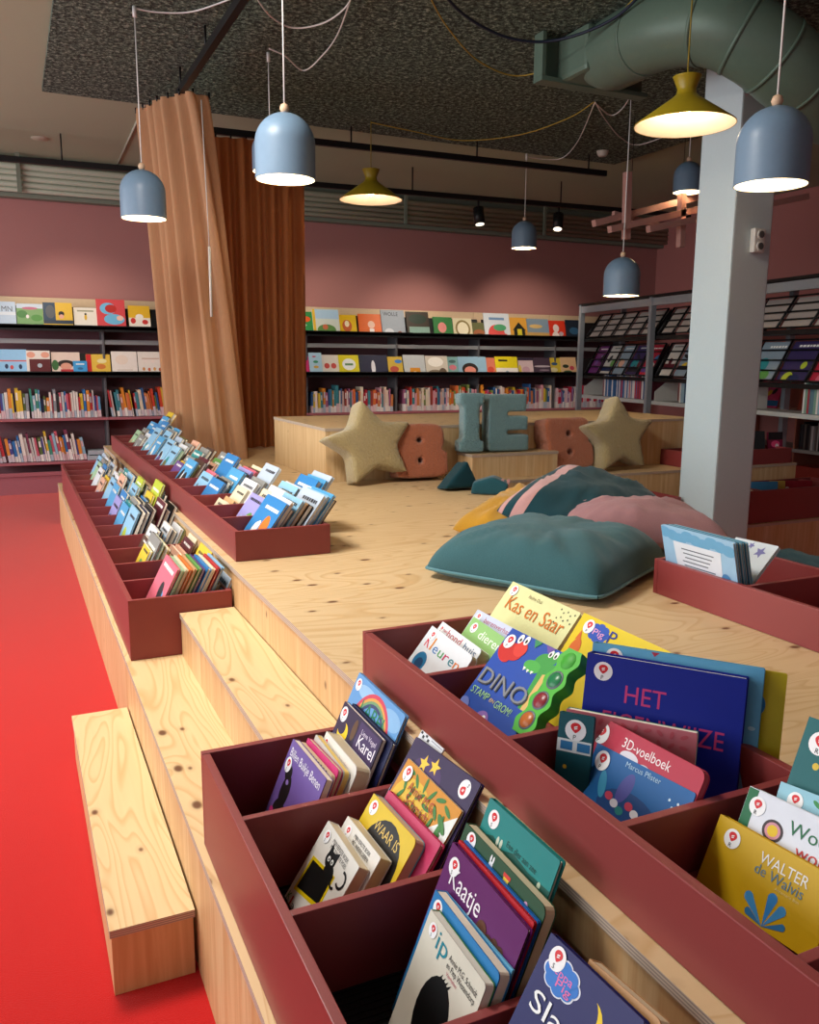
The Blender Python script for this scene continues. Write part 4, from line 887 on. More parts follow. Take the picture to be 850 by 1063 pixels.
LOW = [
 (-10, 26, .245, '#8fbfe4', 'light blue picture book with a row of small figures, far left on the lower ledge', [Q_('#d05a5a', 0, .35, 1, .39), E_('#2a3a5a', .4, .55, .05, .08), E_('#c84a4a', .55, .58, .05, .07), E_('#2a3a5a', .8, .56, .05, .08)], None),
 (25, 50, .235, '#ded6cf', 'white and maroon picture book with two faces on the left lower ledge', [Q_('#581a22', .12, .4, 1, 1.1), E_('#d89a84', .2, .2, .18, .14), E_('#d89a84', .8, .2, .18, .14), E_('#a8b4c0', .55, .7, .1, .1)], None),
 (51, 81, .22, '#dcc8bc', 'pale picture book with a dark-haired red figure on the left lower ledge', [E_('#2a1f1e', .5, .45, .3, .15), E_('#d89a84', .5, .55, .2, .14), Q_('#b83038', .3, .66, .75, .9), E_('#3a6a3a', .12, .5, .12, .2)], None),
 (73, 88, .125, '#3f9ad6', 'small bright blue book in front on the left lower ledge', [Q_('#dfe8f0', .2, .2, .8, .3), E_('#2f6a9a', .5, .6, .2, .1)], None),
 (87, 113, .20, '#e0bc4a', 'yellow picture book with red spine on the left lower ledge', [Q_('#c8282c', 0, 0, .22, 1), E_('#d07a3a', .6, .55, .2, .12), E_('#e8dca0', .65, .3, .2, .1)], None),
 (114, 141, .235, '#e9dfd8', 'glossy white picture book left of its twin beside the curtain', [E_('#e8d6c8', .4, .35, .25, .2), Q_('#d8c8bc', .2, .75, .8, .8)], None),
 (141.5, 170, .235, '#e6dcd4', 'white picture book with small orange figures touching the curtain', [E_('#d08a4a', .2, .68, .05, .07), E_('#c86a4a', .4, .7, .05, .07), E_('#d8a05a', .6, .68, .05, .07), E_('#b8603a', .8, .7, .05, .07), Q_('#c8a898', .15, .25, .8, .29)], None),
 (313, 321, .2, '#c8336a', 'narrow pink book on the lower ledge at the orange curtain', [], None),
 (321, 334, .245, '#a4c6dc', 'light blue picture book with small flowers on the lower ledge', [E_('#c8506a', .4, .3, .15, .06), E_('#3a8a6a', .5, .7, .2, .1), E_('#c89a3a', .5, 1.1, .2, .1)], None),
 (332, 352, .22, '#d9d4cc', 'white and lime picture book with two children on the lower ledge', [Q_('#8ab03a', 0, .85, 1, 1.3), E_('#c8504a', .35, .55, .14, .14), E_('#c8504a', .7, .55, .14, .14)], None),
 (351, 372, .22, '#d8cc1e', 'bright yellow picture book with a white bubble on the lower ledge', [E_('#e8ecf0', .5, .45, .34, .28), Q_('#5a8a5a', .3, .4, .7, .5), E_('#4a9a4a', .15, 1.0, .15, .12)], None),
 (372, 403, .225, '#161a3a', 'dark night-blue picture book with a white fox-like shape on the lower ledge', [E_('#d8d8e0', .5, .42, .07, .24), E_('#d0501e', .2, .75, .2, .1), E_('#d0501e', .8, .75, .2, .1), E_('#6a2a1e', .5, .72, .12, .1)], None),
 (403, 419, .205, '#c8a83a', 'mustard picture book with mixed figures on the lower ledge', [E_('#3a7ac0', .7, .3, .25, .12), E_('#b04a3a', .4, .8, .3, .2)], None),
 (420, 442, .23, '#bfc4c8', 'pale grey picture book with an orange inset on the lower ledge', [Q_('#d8902a', .28, .55, .75, 1.2), E_('#f0e0c0', .5, .8, .1, .1)], None),
 (442, 465, .22, '#d4cbbd', 'cream picture book with grey-brown lower art on the lower ledge', [E_('#8a7a6a', .4, .75, .35, .18), E_('#6a5a4c', .75, .7, .18, .2), E_('#f4f0e8', .45, .25, .35, .2)], None),
 (464, 477, .21, '#7fa8a8', 'narrow aqua picture book with pink shapes on the lower ledge', [E_('#d87a86', .5, .8, .3, .2), E_('#4a6a6a', .5, .35, .3, .12)], None),
 (476, 506, .215, '#8fb4cc', 'light blue picture book with a big dark-haired face on the lower ledge', [E_('#2c201e', .4, .4, .28, .2), E_('#dc8c7c', .4, .45, .2, .14), E_('#2c201e', .4, .7, .3, .1), E_('#8ac04a', .85, .6, .08, .1)], None),
 (505, 516, .205, '#d87a62', 'narrow salmon picture book on the lower ledge', [E_('#c84a3a', .5, 1.0, .3, .25)], None),
 (515, 538, .22, '#e6d41e', 'yellow and white picture book with small animals on the lower ledge', [Q_('#ece8e4', 0, .45, 1, 1.1), E_('#d87a2a', .25, .85, .12, .1), E_('#8aa8b8', .5, .7, .1, .14), E_('#5a9a4a', .8, .8, .12, .12), Q_('#2a2a26', .15, .12, .55, .19)], None),
 (539, 555, .205, '#d9c0c4', 'pale pink picture book on the lower ledge', [Q_('#3a2f44', 0, 0, 1, .15), E_('#c8a0b0', .5, .7, .25, .2), E_('#d8c04a', .1, .7, .1, .3)], None),
 (555, 573, .21, '#4a3a4a', 'dark mauve picture book with white streaks on the lower ledge', [E_('#c8bcc4', .5, .45, .5, .05), E_('#c8bcc4', .4, .8, .4, .06), E_('#8a7a86', .6, .65, .3, .05)], None),
 (571, 585, .21, '#cdb63a', 'mustard-green picture book with small faces on the lower ledge', [E_('#3a5a8a', .5, .4, .25, .1), E_('#d8d0a0', .4, .8, .3, .15)], None),
 (584, 600, .22, '#d8b48a', 'apricot picture book with green leaves at the right end of the lower ledge', [E_('#3a5a3a', .4, .85, .3, .12), E_('#c84a5a', .7, .6, .15, .12), E_('#2a3a2a', .3, .5, .2, .1)], None),
]
last = -99
for z, lst, grp in ((1.832, TOP, G1), (1.332, LOW, G2)):
    last = -99; flip = 0
    for k, (p0, p1, h, cv, lb, sh, tt) in enumerate(lst):
        flip = 1-flip if p0 < last+.4 else 0
        dbook(k, P10(p0), P10(p1)-.004, h*1.02, z, cv, lb, sh, grp, flip*.55, tt); last = p1

# ---------------- spine-out rows
SP = ['#2f6fae', '#c8c4c0', '#b8343a', '#1f2a4a', '#5f9ac0', '#d8883a', '#2a2a2c', '#8a8f96', '#d8b63a', '#7a3a52', '#3f8a78', '#e0d8d0', '#4a4a8a', '#c0586a', '#586a3a', '#93b8cc']
SPR = ['#d8b63a', '#c8442e', '#d8862e', '#e0d0b8', '#b8343a', '#3f7f8a', '#c87a4a', '#e2d8cc', '#98423a', '#7a8a4a', '#d06a3a', '#c8a8a0', '#a82838', '#e4cfc6', '#9a5a7a', '#365a8a', '#d89aa4']
def cname(hexc):
    r, g, b = [int(hexc[i:i+2], 16) for i in (1, 3, 5)]
    mx, mn = max(r, g, b), min(r, g, b)
    if mx-mn < 28: return 'white' if mx > 200 else ('grey' if mx > 90 else 'black')
    import colorsys
    hh, s, v = colorsys.rgb_to_hsv(r/255, g/255, b/255); hh *= 360
    d = 'dark ' if v < .45 else ('pale ' if s < .3 else '')
    for lim, n in ((18, 'red'), (40, 'orange'), (66, 'yellow'), (160, 'green'), (200, 'teal'), (255, 'blue'), (300, 'purple'), (340, 'pink'), (361, 'red')):
        if hh < lim: return d+n
def spine_book(x, w, h, z, lean, col, d=.2, band='#d9d2cf', mb=None, y=10.18):
    M = Matrix.Translation((x, y, z)) @ Matrix.Rotation(R(lean), 4, 'Y')
    m = mb or MB()
    b = .0015
    return m, M, w, h, d
def spine_row(x0, x1, z, pal, seed, where, grp, leanf, hmin=.19, hmax=.30, wmin=.012, wmax=.034, limit=None, stuff=None):
    r = random.Random(seed); x = x0; i = 0; hb = .25
    while x < x1:
        w = r.uniform(wmin, wmax); h = min(hmax, max(hmin, r.gauss(.275, .032))); col = r.choice(pal); lean = leanf((x-x0)/(x1-x0), r)
        M = Matrix.Translation((x, 10.185+r.uniform(0, .015), z+.002+(w*math.sin(R(-lean)) if lean < 0 else 0))) @ Matrix.Rotation(R(lean), 4, 'Y')
        bands = ['#d9d2cf', '#c8bcc4', '#e6e0dc', '#d8b8bc', '#a9b6c4']
        m = stuff if stuff is not None else MB()
        mats = [flat(col, .45), flat(r.choice(bands), .5), PAGES]
        if stuff is None: ids = (0, 1, 2)
        else:
            ids = []
            for q in mats:
                if q not in stuff.mats: stuff.mats.append(q)
                ids.append(stuff.mats.index(q))
        lb = h*r.uniform(.22, .36)
        m.box((0, 0, lb), (w, .18, h), ids[0], M); m.box((0, 0, 0), (w, .18, lb), ids[1], M); m.box((.002, .004, .001), (w-.002, .184, h-.004), ids[2], M)
        if r.random() < .35: m.box((w*.2, -.0006, h*.6), (w*.8, 0, h*.85), ids[1], M)
        if stuff is None:
            off = Vector(M.translation); m.v = [tuple(Vector(v)-off) for v in m.v]
            o = m.build('shelf_book', mats, local=True); o.location = off
            tag(o, f"{cname(col)} book spine, {ordn(i)} from left on {where}", 'book', grp)
        i += 1
        x += w*1.0 + .0035 + (abs(math.tan(R(lean)))*0) + (r.random() < .03)*.02
    return i
l0 = lambda f, r: r.choice((0, 0, -2, -3, -5, -4)) - (1 if f > .5 else 0)
l1 = lambda f, r: -6 - 5*f + r.uniform(-1.5, 1.5)
spine_row(-.19, .90, .83, SP, 3, 'upper left spine shelf', 'spines on the upper shelf left', lambda f, r: -1.5+r.uniform(-1.2, 1.2), .21, .345)
spine_row(1.02, 1.62, .83, SPR, 4, 'spine shelf beside the curtain', 'spines on the shelf beside the curtain', lambda f, r: -7+r.uniform(-1.2, 1.2), .23, .33)
spine_row(-.19, .72, .35, SP, 5, 'lowest left shelf', 'spines on the lowest shelf left', lambda f, r: -8+r.uniform(-1.5, 1.5), .23, .345, .014, .034)
st = MB(); st.mats = []
for a, b, sd, pal in ((3.40, 4.50, 21, SPR), (4.66, 5.74, 22, SPR), (5.82, 6.98, 23, SPR+['#2f5f9a', '#c22a44', '#d8c8cc', '#c22a44']), (7.06, 8.2, 24, ['#c22a44', '#d8b8c0', '#8a6a9a', '#3f6a9a', '#d8d0d0', '#b84a5a'])):
    spine_row(a, b, .83, pal, sd, '', '', lambda f, r: r.choice((0, -1, -2)) , .21, .34, .013, .036, stuff=st)
o = st.build('shelf_books', st.mats); tag(o, 'long row of mostly red and orange book spines on the back shelf behind the stage', 'book', None, 'stuff')
# grey file boxes at the shelf end and bookend
m = MB().bbox((.73, 10.17, .352), (.97, 10.40, .40), .004).bbox((.74, 10.18, .41), (.96, 10.40, .455), .004).box((.735, 10.175, .40), (.745, 10.4, .41)).box((.955, 10.175, .40), (.965, 10.4, .41))
tag(m.build('letter_tray', flat('#aab4bd', .4)), 'pale grey stacked paper tray on the lowest left shelf beside the spines', 'tray')

# ------------------------------------------------------------------ grey display rack on the right
def rack():
    t = thing('display_rack', 'tall grey steel rack with tilted black magazine grids right of the stage', 'rack', (6.4, 7, 0))
    A = Vector((6.69, 9.18, 0)); B = Vector((5.72, 3.1, 0)); d = (B-A).normalized(); n = Vector((d.y, -d.x, 0))   # n points to -x side
    if n.x > 0: n = -n
    def F(s, off, z): return A + d*s + n*off + Vector((0, 0, z))
    def bar(mb, s0, s1, o0, o1, z0, z1, mi=0):
        q = [F(s, o, z) for z in (z0, z1) for s, o in ((s0, o0), (s1, o0), (s1, o1), (s0, o1))]
        mb.add(q, [(3, 2, 1, 0), (4, 5, 6, 7), (0, 1, 5, 4), (1, 2, 6, 5), (2, 3, 7, 6), (3, 0, 4, 7)], mi)
    GREY = flat('#8e9399', .4, .2); SH = flat('#b6b7b2', .5)
    L = (B-A).length; ps = [0, 1.66, 3.15, 5.3]
    for s in ps:
        m = MB(); bar(m, s, s+.055, -.03, .03, 0, 2.2); m.build('post', GREY, t)
        m = MB(); bar(m, s-.02, s+.075, -.62, .03, 0, .05); m.build('foot', GREY, t)
        m = MB(); bar(m, s, s+.055, -.62, -.56, 0, 2.2); m.build('post', GREY, t)
    m = MB(); bar(m, 0, L, -.02, .02, 2.1, 2.18); m.build('top_rail', GREY, t)
    m = MB(); bar(m, -.02, L, -.6, .03, 2.19, 2.215); m.build('top_cap', BLACK, t)
    mags = {}
    rr_ = random.Random(5)
    pal = ['#c8c2ba', '#b8283c', '#b9b0a6', '#6a2a6a', '#3a2f5a', '#c89a6a', '#a82a4a', '#8a9aa6', '#d8ccc0', '#8a2068']
    k = 0
    for bi in range(3):
        s0, s1 = ps[bi]+.08, ps[bi+1]-.03
        for lev, (zb, zt) in enumerate(((1.80, 2.08), (1.34, 1.70))):
            # tilted: bottom edge forward (towards -x), top edge back
            g = MB(); ob, ot = -.05, -.24
            def G(s, f, dz=0): return F(s, ob+(ot-ob)*f, zb+(zt-zb)*f+dz)
            def gbar(sa, fa, sb, fb_, r=.008): g.tube([G(sa, fa), G(sb, fb_)], r, k=5)
            for f in (0, .25, .5, .75, 1): gbar(s0, f, s1, f)
            nv = 5
            for j in range(nv+1): gbar(s0+(s1-s0)*j/nv, 0, s0+(s1-s0)*j/nv, 1, .014 if j in (0, nv) else .011)
            g.build('magazine_grid', BLACK, t)
            tr = MB(); q = [F(s, o, z) for z in (zb-.06, zb-.02) for s, o in ((s0, -.28), (s1, -.28), (s1, -.03), (s0, -.03))]
            tr.add(q, [(3, 2, 1, 0), (4, 5, 6, 7), (0, 1, 5, 4), (1, 2, 6, 5), (2, 3, 7, 6), (3, 0, 4, 7)]); tr.build('grid_tray', BLACK, t)
            pl = MB()
            for sa in (s0, s1):
                q = [F(sa-.006, -.03, zb-.05), F(sa-.006, -.27, zb-.05), F(sa-.006, -.27, zt), F(sa+.006, -.03, zb-.05), F(sa+.006, -.27, zb-.05), F(sa+.006, -.27, zt)]
                pl.add(q, [(0, 1, 2), (5, 4, 3), (0, 3, 4, 1), (1, 4, 5, 2), (2, 5, 3, 0)])
            pl.build('side_bracket', BLACK, t)
            # magazines behind the grid
            w = (s1-s0)/nv
            for j in range(nv):
                if lev == 1 and bi == 2 and j > 3: continue
                c = '#b5a79e' if lev == 0 else pal[(k*3+j*7+bi) % len(pal)]
                ww = w-.03
                TLp = F(s0+w*j+.015, ot-.02+.0, zt-.015); TRp = F(s0+w*j+.015+ww, ot-.02, zt-.015)
                dirv = F(0, ob, zb)-F(0, ot, zt); hlen = dirv.length-.03
                phi = math.degrees(math.atan2(ob-ot, zt-zb)); yawb = math.degrees(math.atan2(-n.y, -n.x))
                sh_ = ['top', 'lower'][lev]
                lb = f"{cname(c)} magazine, {ordn(j)} from the left behind the {sh_} black grid, {['far', 'middle', 'near'][bi]} rack bay"
                book((tuple(TLp), tuple(TRp), phi, yawb, hlen, .004), c, lb, 'magazines in the grey rack', 'paper', detail=0, pic=rpic(900+k*7+j, 1.25, c) if lev else None, name='magazine', cat='magazine')
            k += 1
        # shelf with low end plate and spines
        m = MB(); bar(m, s0-.02, s1, -.36, -.03, 1.03, 1.07); m.build('shelf', SH, t)
        m = MB(); bar(m, s0-.02, s1, -.36, -.03, .36, .40); m.build('shelf', SH, t)
        pts = [(-.34, 1.07), (-.34, 1.27), (-.18, 1.27), (-.05, 1.17), (-.05, 1.07)]
        for sa in (s0+.0,):
            q = [F(sa, o, z) for o, z in pts] + [F(sa+.008, o, z) for o, z in pts]
            m = MB().add(q, [tuple(range(5)), tuple(range(9, 4, -1))] + [(i, 5+i, 5+(i+1) % 5, (i+1) % 5) for i in range(5)]); m.build('end_plate', flat('#c9c8c2', .5), t)
    # books on that shelf (one mass of spines)
    st = MB(); mats = []
    for bi in range(3):
        s = ps[bi]+(.5 if bi != 2 else .85); e = ps[bi+1]-.1
        while s < e:
            w = rr_.uniform(.014, .03); h = rr_.uniform(.22, .29); c = rr_.choice(['#3a6a8a', '#4a86a8', '#8aa4b0', '#c8ccd0', '#a83040', '#5a7a86', '#d8d0c8', '#2f4a66', '#7a9a8a'] if bi else ['#3a6a9a', '#2f5a8a', '#b83a4a', '#c8c0c0', '#d8d4d0', '#7a3a4a'])
            q = flat(c, .45)
            if q not in mats: mats.append(q)
            bar(st, s, s+w, -.30, -.09, 1.072, 1.072+h, mats.index(q)); s += w+.003
    o = st.build('rack_books', mats); tag(o, 'rows of upright book spines on the pale shelf of the grey rack', 'book', None, 'stuff')
    # low shelf unit by the right wall
    u = thing('low_shelf', 'low light shelf unit against the right wall behind the rack', 'shelf', (8.6, 6.5, 0))
    MB().bbox((8.3, 4.0, .90), (8.98, 8.3, .94), .004).build('top_shelf', flat('#d9b9a8', .5), u)
    MB().bbox((8.3, 4.0, .46), (8.98, 8.3, .50), .004).build('shelf', flat('#a8a49c', .5), u)
    MB().box((8.36, 4.0, 0), (8.98, 8.3, .3)).build('plinth', flat('#b8463a', .6), u)
    for y in (4.0, 5.5, 7.12, 8.28): MB().box((8.32, y, .3), (8.98, y+.02, .9)).build('partition', flat('#b5705c', .6), u)
    st = MB(); mats = []; y = 5.6
    while y < 7.06:
        w = rr_.uniform(.012, .03); q = flat(rr_.choice(['#1d1d1f', '#3a3a3c', '#8a8a8a', '#c8c4c0', '#2f2f33', '#6a6058']), .45)
        if q not in mats: mats.append(q)
        st.box((8.33, y, .502), (8.6, y+w, .502+rr_.uniform(.27, .33)), mats.index(q)); y += w+.004
    tag(st.build('record_sleeves', mats), 'row of black and grey sleeves on the low shelf by the right wall', 'records', None, 'stuff')
    dsp = [('#d8862e', 4.6), ('#c8504a', 5.1), ('#c83a6a', 5.55), ('#8ab0d0', 6.0), ('#d8b45a', 6.4), ('#c8604a', 6.9), ('#d0467a', 7.5)]
    for i, (c, y) in enumerate(dsp):
        book(((8.5, y+.3, 1.32), (8.5, y, 1.32), 15, 0, .38, .01), c, f"{cname(c)} magazine standing {ordn(i)} from the window end on the low shelf by the right wall", 'magazines on the low right shelf', 'paper', detail=0, pic=rpic(77+i, 1.2, c), name='magazine', cat='magazine')
rack()

# ------------------------------------------------------------------ curtains
def curtain(name, label, top, bot, zt, zb, nf, amp, mat, seed):
    t = thing(name, label, 'curtain', (bot[0][0], bot[0][1], zb)); r = random.Random(seed)
    def samp(P, f):
        L = [0]
        for a, b in zip(P, P[1:]): L.append(L[-1]+math.dist(a, b))
        s = f*L[-1]
        for i in range(len(P)-1):
            if s <= L[i+1]+1e-9:
                q = (s-L[i])/(L[i+1]-L[i]); d = ((P[i+1][0]-P[i][0])/(L[i+1]-L[i]), (P[i+1][1]-P[i][1])/(L[i+1]-L[i]))
                return (P[i][0]+q*(P[i+1][0]-P[i][0]), P[i][1]+q*(P[i+1][1]-P[i][1])), d
    nu, nv = nf*12, 36; vs = []; ph = [r.uniform(-.5, .5) for _ in range(nf+1)]
    for j in range(nv+1):
        v = j/nv
        for i in range(nu+1):
            f = i/nu; (ax, ay), d1 = samp(top, f); (bx, by), d2 = samp(bot, f)
            g = v**.8
            x = ax+(bx-ax)*g; y = ay+(by-ay)*g; dx = d1[0]+(d2[0]-d1[0])*g; dy = d1[1]+(d2[1]-d1[1])*g
            l = math.hypot(dx, dy) or 1; k = int(f*nf)
            a = amp*(.65+.6*v)*math.sin(2*PI*f*nf + ph[min(k, nf)]*v*1.5) + amp*.4*math.sin(2*PI*f*nf*.37+seed+v)
            if zt-v*(zt-zb) > zt-.06: a *= .7
            vs.append((x-dy/l*a, y+dx/l*a, zt-(zt-zb)*v))
    fs = [(j*(nu+1)+i, j*(nu+1)+i+1, (j+1)*(nu+1)+i+1, (j+1)*(nu+1)+i) for j in range(nv) for i in range(nu)]
    MB().add(vs, fs, 0, True).build('fabric', mat, t)
    m = MB()
    for i in range(nf+1):
        (x, y), d = samp(top, i/nf); m.tube([(x, y, zt-.01), (x, y, zt+.03)], .008, k=6)
    m.build('runners', BLACK, t)
    return t
c1 = curtain('curtain', 'sheer peach curtain bunched at the front left, catching window light', [(1.02, 7.25), (1.12, 6.85), (1.27, 6.55), (1.45, 6.62)], [(1.22, 7.5), (1.30, 7.05), (1.42, 6.75), (1.60, 6.72), (1.72, 6.95)], 3.37, .705, 7, .05, curtain_mat('sheer_peach', '#dcae86', .07), 3)
c2 = curtain('curtain', 'deep orange-brown curtain hanging behind the peach one', [(1.46, 7.66), (1.9, 7.64), (2.5, 7.62)], [(1.5, 7.6), (1.95, 7.58), (2.42, 7.42)], 3.36, .705, 8, .045, curtain_mat('amber_curtain', '#b8774a', .03), 8)
MB().tube([(1.36, 6.46, 3.3), (1.38, 6.45, 2.3)], .004, k=5).tube([(1.38, 6.45, 2.3), (1.38, 6.45, 1.8)], .01, k=6).build('pull_rod', flat('#d8d4cc', .4), c1)

# ------------------------------------------------------------------ soft furnishings
def pillow(name, label, loc, size, th, rot, mat, pipe=None, seed=1, parts=None, wr=.014, puff=3.0):
    t = thing(name, label, 'cushion', loc); r = random.Random(seed)
    n = 40; M = Matrix.Rotation(rot[2], 4, 'Z') @ Matrix.Rotation(rot[1], 4, 'Y') @ Matrix.Rotation(rot[0], 4, 'X')
    sx, sy = size[0]/2, size[1]/2
    from mathutils import noise
    def pos(u, v, side):
        e = max((1-abs(u)**puff)*(1-abs(v)**puff), 0); zz = th*e**.55*(.76 if side > 0 else .24)
        cr = 1-.085*(u*v)**4
        x = sx*u*(1-.06*(1-v*v)*abs(u)**3)*cr; y = sy*v*(1-.06*(1-u*u)*abs(v)**3)*cr
        d = max(abs(u), abs(v)); ed = (1-d)*d*4
        a = math.atan2(v, u)
        w = wr*noise.noise(Vector((u*2.2+seed, v*2.2, side*4)))*e**.3 + wr*1.1*ed*e**.3*noise.noise(Vector((math.cos(a)*7+seed, math.sin(a)*7, d*1.2)))
        w += wr*.7*math.sin((u*.8+v)*9+seed+3*noise.noise(Vector((u*2, v*2, seed))))*max(0, d-.3)*ed*e**.35
        return M @ Vector((x, y, (zz if side > 0 else -zz) + (w if side > 0 else w*.3)))
    vs = []; fs = []
    g = [[None]*(n+1) for _ in range(n+1)]; g2 = [[None]*(n+1) for _ in range(n+1)]
    f = lambda i: math.sin(PI/2*(2*i/n-1))
    for i in range(n+1):
        for j in range(n+1):
            u, v = f(i), f(j); edge = i in (0, n) or j in (0, n)
            g[i][j] = len(vs); vs.append(pos(u, v, 1))
            if edge: g2[i][j] = g[i][j]
            else: g2[i][j] = len(vs); vs.append(pos(u, v, -1))
    for i in range(n):
        for j in range(n):
            fs.append((g[i][j], g[i+1][j], g[i+1][j+1], g[i][j+1])); fs.append((g2[i][j+1], g2[i+1][j+1], g2[i+1][j], g2[i][j]))
    mi = []
    o = MB().add(vs, fs, 0, True).build('cover', mat if isinstance(mat, list) else [mat], t, local=True)
    if parts: 
        for k, p in enumerate(o.data.polygons):
            i, j = (k//2)//n, (k//2) % n
            p.material_index = parts(f(i), f(j), k % 2)
    if pipe:
        ring = [pos(f(i), -1, 1) for i in range(n)] + [pos(1, f(j), 1) for j in range(n)] + [pos(f(n-i), 1, 1) for i in range(n)] + [pos(-1, f(n-j), 1) for j in range(n+1)]
        MB().tube(ring, .0065, k=6, cap=False).build('piping', pipe, t, local=True)
    return t
TEAL = fabric('teal_velvet', '#41696f', '#274b51', wrinkle=.8, sheen=.15); TEALD = fabric('petrol_velvet', '#0f434d', '#082c35', wrinkle=.6, sheen=.12)
PINKF = fabric('pink_velvet', '#a67c80', '#805a5e', wrinkle=.6, sheen=.15); YEL = fabric('mustard_cotton', '#c8962a', '#9a6e18', wrinkle=1); STR = fabric('pale_pink_stripe', '#c89a98', '#a67a78')
pillow('floor_cushion', 'large dusty teal floor cushion lying in the middle of the deck', (1.825, 2.64, .735), (.74, .74), .20, (R(0), R(0), R(30)), TEAL, fabric('teal_piping', '#5b8a92'), 3, wr=.017, puff=4.2)
pillow('cushion', 'mustard yellow cushion lying behind the teal floor cushion', (2.25, 3.42, .745), (.80, .5), .15, (R(3), R(-5), R(32)), YEL, None, 5, wr=.026)
pillow('cushion', 'petrol cushion with pale pink diagonal stripes leaning on the pile', (2.45, 3.25, .80), (.95, .62), .19, (R(17), R(-6), R(35)), [TEALD, STR], None, 7, puff=2.6, wr=.02,
       parts=lambda u, v, s: 1 if s == 0 and (.84 < v < .95 or (.50 < v < .66 and u < .55) or (u > .72 and (-.1 < v < .04 or .2 < v < .3))) else 0)
pillow('cushion', 'dusty pink cushion sloping down in front of the column', (2.46, 2.90, .755), (.72, .54), .20, (R(-2), R(3), R(-24)), PINKF, None, 9, wr=.018, puff=2.6)
pillow('cushion', 'very dark teal cushion lying low beyond the right bin', (3.0, 2.45, .60), (.34, .8), .12, (0, 0, 0), TEALD, None, 12)
# small plush pieces
def puffy(name, label, loc, boxes, mat, rot=0, tilt=0, cat='cushion', voxel=.012, it=10, extra=None, fac=.5):
    m = MB(); M = Matrix.Rotation(rot, 4, 'Z') @ Matrix.Rotation(tilt, 4, 'X')
    for b in boxes:
        if b[0] == 'box': m.bbox(b[1], b[2], .01, 0)
        elif b[0] == 'poly': m.prism(b[1], b[2], b[3], 0)
    t = thing(name, label, cat, loc)
    o = MB(); o.v = [tuple(M @ Vector(v)) for v in m.v]; o.f = m.f; o.m = m.m; o.sm = m.sm
    ob = o.build('stuffed_body', mat, t, local=True)
    smooth_out(ob, [('r', 'REMESH', dict(mode='VOXEL', voxel_size=voxel)), ('s', 'SMOOTH', dict(factor=fac, iterations=it))])
    return t
# shapes are drawn in XZ: x across, y (thickness) 0..th, z up
def xz(pts, th): # polygon prism standing upright
    return pts, th
def upright(name, label, loc, polys, th, mat, rot, tilt, cat, it=10, voxel=.011, fac=.5):
    m = MB()
    RX = Matrix.Rotation(R(90), 4, 'X')
    for p in polys:
        a = sum(p[i][0]*p[(i+1) % len(p)][1]-p[(i+1) % len(p)][0]*p[i][1] for i in range(len(p)))
        q = p if a > 0 else p[::-1]
        m.prism(q, -th/2, th/2, 0)
    M = Matrix.Rotation(rot, 4, 'Z') @ Matrix.Rotation(tilt, 4, 'X') @ RX
    t = thing(name, label, cat, loc)
    o = MB(); o.v = [tuple(M @ Vector(v)) for v in m.v]; o.f = m.f; o.m = m.m; o.sm = m.sm
    ob = o.build('stuffed_body', mat, t, local=True)
    smooth_out(ob, [('r', 'REMESH', dict(mode='VOXEL', voxel_size=voxel)), ('s', 'SMOOTH', dict(factor=fac, iterations=it))])
    zmin = min(v.co.z for v in ob.data.vertices)
    for v in ob.data.vertices: v.co.z -= zmin
    return t
def rect(x0, z0, x1, z1): return [(x0, z0), (x1, z0), (x1, z1), (x0, z1)]
def star(R0, r0, n=5, a0=90):
    return [((R0 if i % 2 == 0 else r0)*math.cos(R(a0+36*i)), .86*(R0 if i % 2 == 0 else r0)*math.sin(R(a0+36*i))) for i in range(10)]
FLEECE = fleece('cream_fleece', '#bdA874'.lower()); CORAL = fleece('rust_fleece', '#c46f49'); TEALF = fleece('grey_teal_fleece', '#739b9f')
upright('star_cushion', 'cream fleece star cushion leaning on the left corner of the stage', (2.08, 5.10, L4+.002), [star(.345, .18, a0=99)], .17, FLEECE, R(6), R(-12), 'cushion', 40, .014)
upright('star_cushion', 'cream fleece star cushion at the right, beside the orange letter', (4.06, 5.08, L4+.002), [star(.36, .19, a0=92)], .17, FLEECE, R(4), R(-10), 'cushion', 40, .014)
def B_polys(w, h):
    def inside(x, z):
        x /= w; z /= h
        if abs(x+.03) < .055 and (abs(z-.69) < .055 or abs(z-.32) < .055): return False
        up = ((x+.05)/.49)**4 + ((z-.75)/.25)**4 <= 1
        lo = ((x)/.5)**4 + ((z-.27)/.27)**4 <= 1
        bar = -.5 <= x <= -.1 and 0.02 <= z <= .98
        return up or lo or bar
    out = []; st = .008; nz = int(h/st)
    for k in range(nz):
        z = (k+.5)*st; run = None; n = int(w/st)+4
        for i in range(n+1):
            x = -w/2-2*st + i*st
            ins = inside(x+st/2, z)
            if ins and run is None: run = x
            if run is not None and not ins: out.append(rect(run, k*st-.001, x, k*st+st+.001)); run = None
    return out
upright('letter_cushion', 'rust orange letter B cushion standing next to the left star', (2.46, 5.12, L4+.002), [p for p in B_polys(.38, .36)], .17, CORAL, R(-3), R(-10), 'cushion', 16, .010)
upright('letter_cushion', 'rust orange letter B cushion standing right of the plinth', (3.66, 5.12, L4+.002), [p for p in B_polys(.41, .38)], .17, CORAL, R(3), R(-10), 'cushion', 16, .010)
I_ = [rect(-.058, .03, .058, .38), rect(-.088, 0, .088, .08), rect(-.088, .325, .088, .405)]
upright('letter_cushion', 'grey-teal letter I cushion standing on the plinth', (2.845, 5.13, .872), I_, .15, TEALF, R(-14), R(-2), 'cushion', 12, .011)
E_L = [rect(-.155, 0, -.015, .395), rect(-.155, .275, .13, .395), rect(-.155, .145, .14, .245), rect(-.155, 0, .15, .115)]
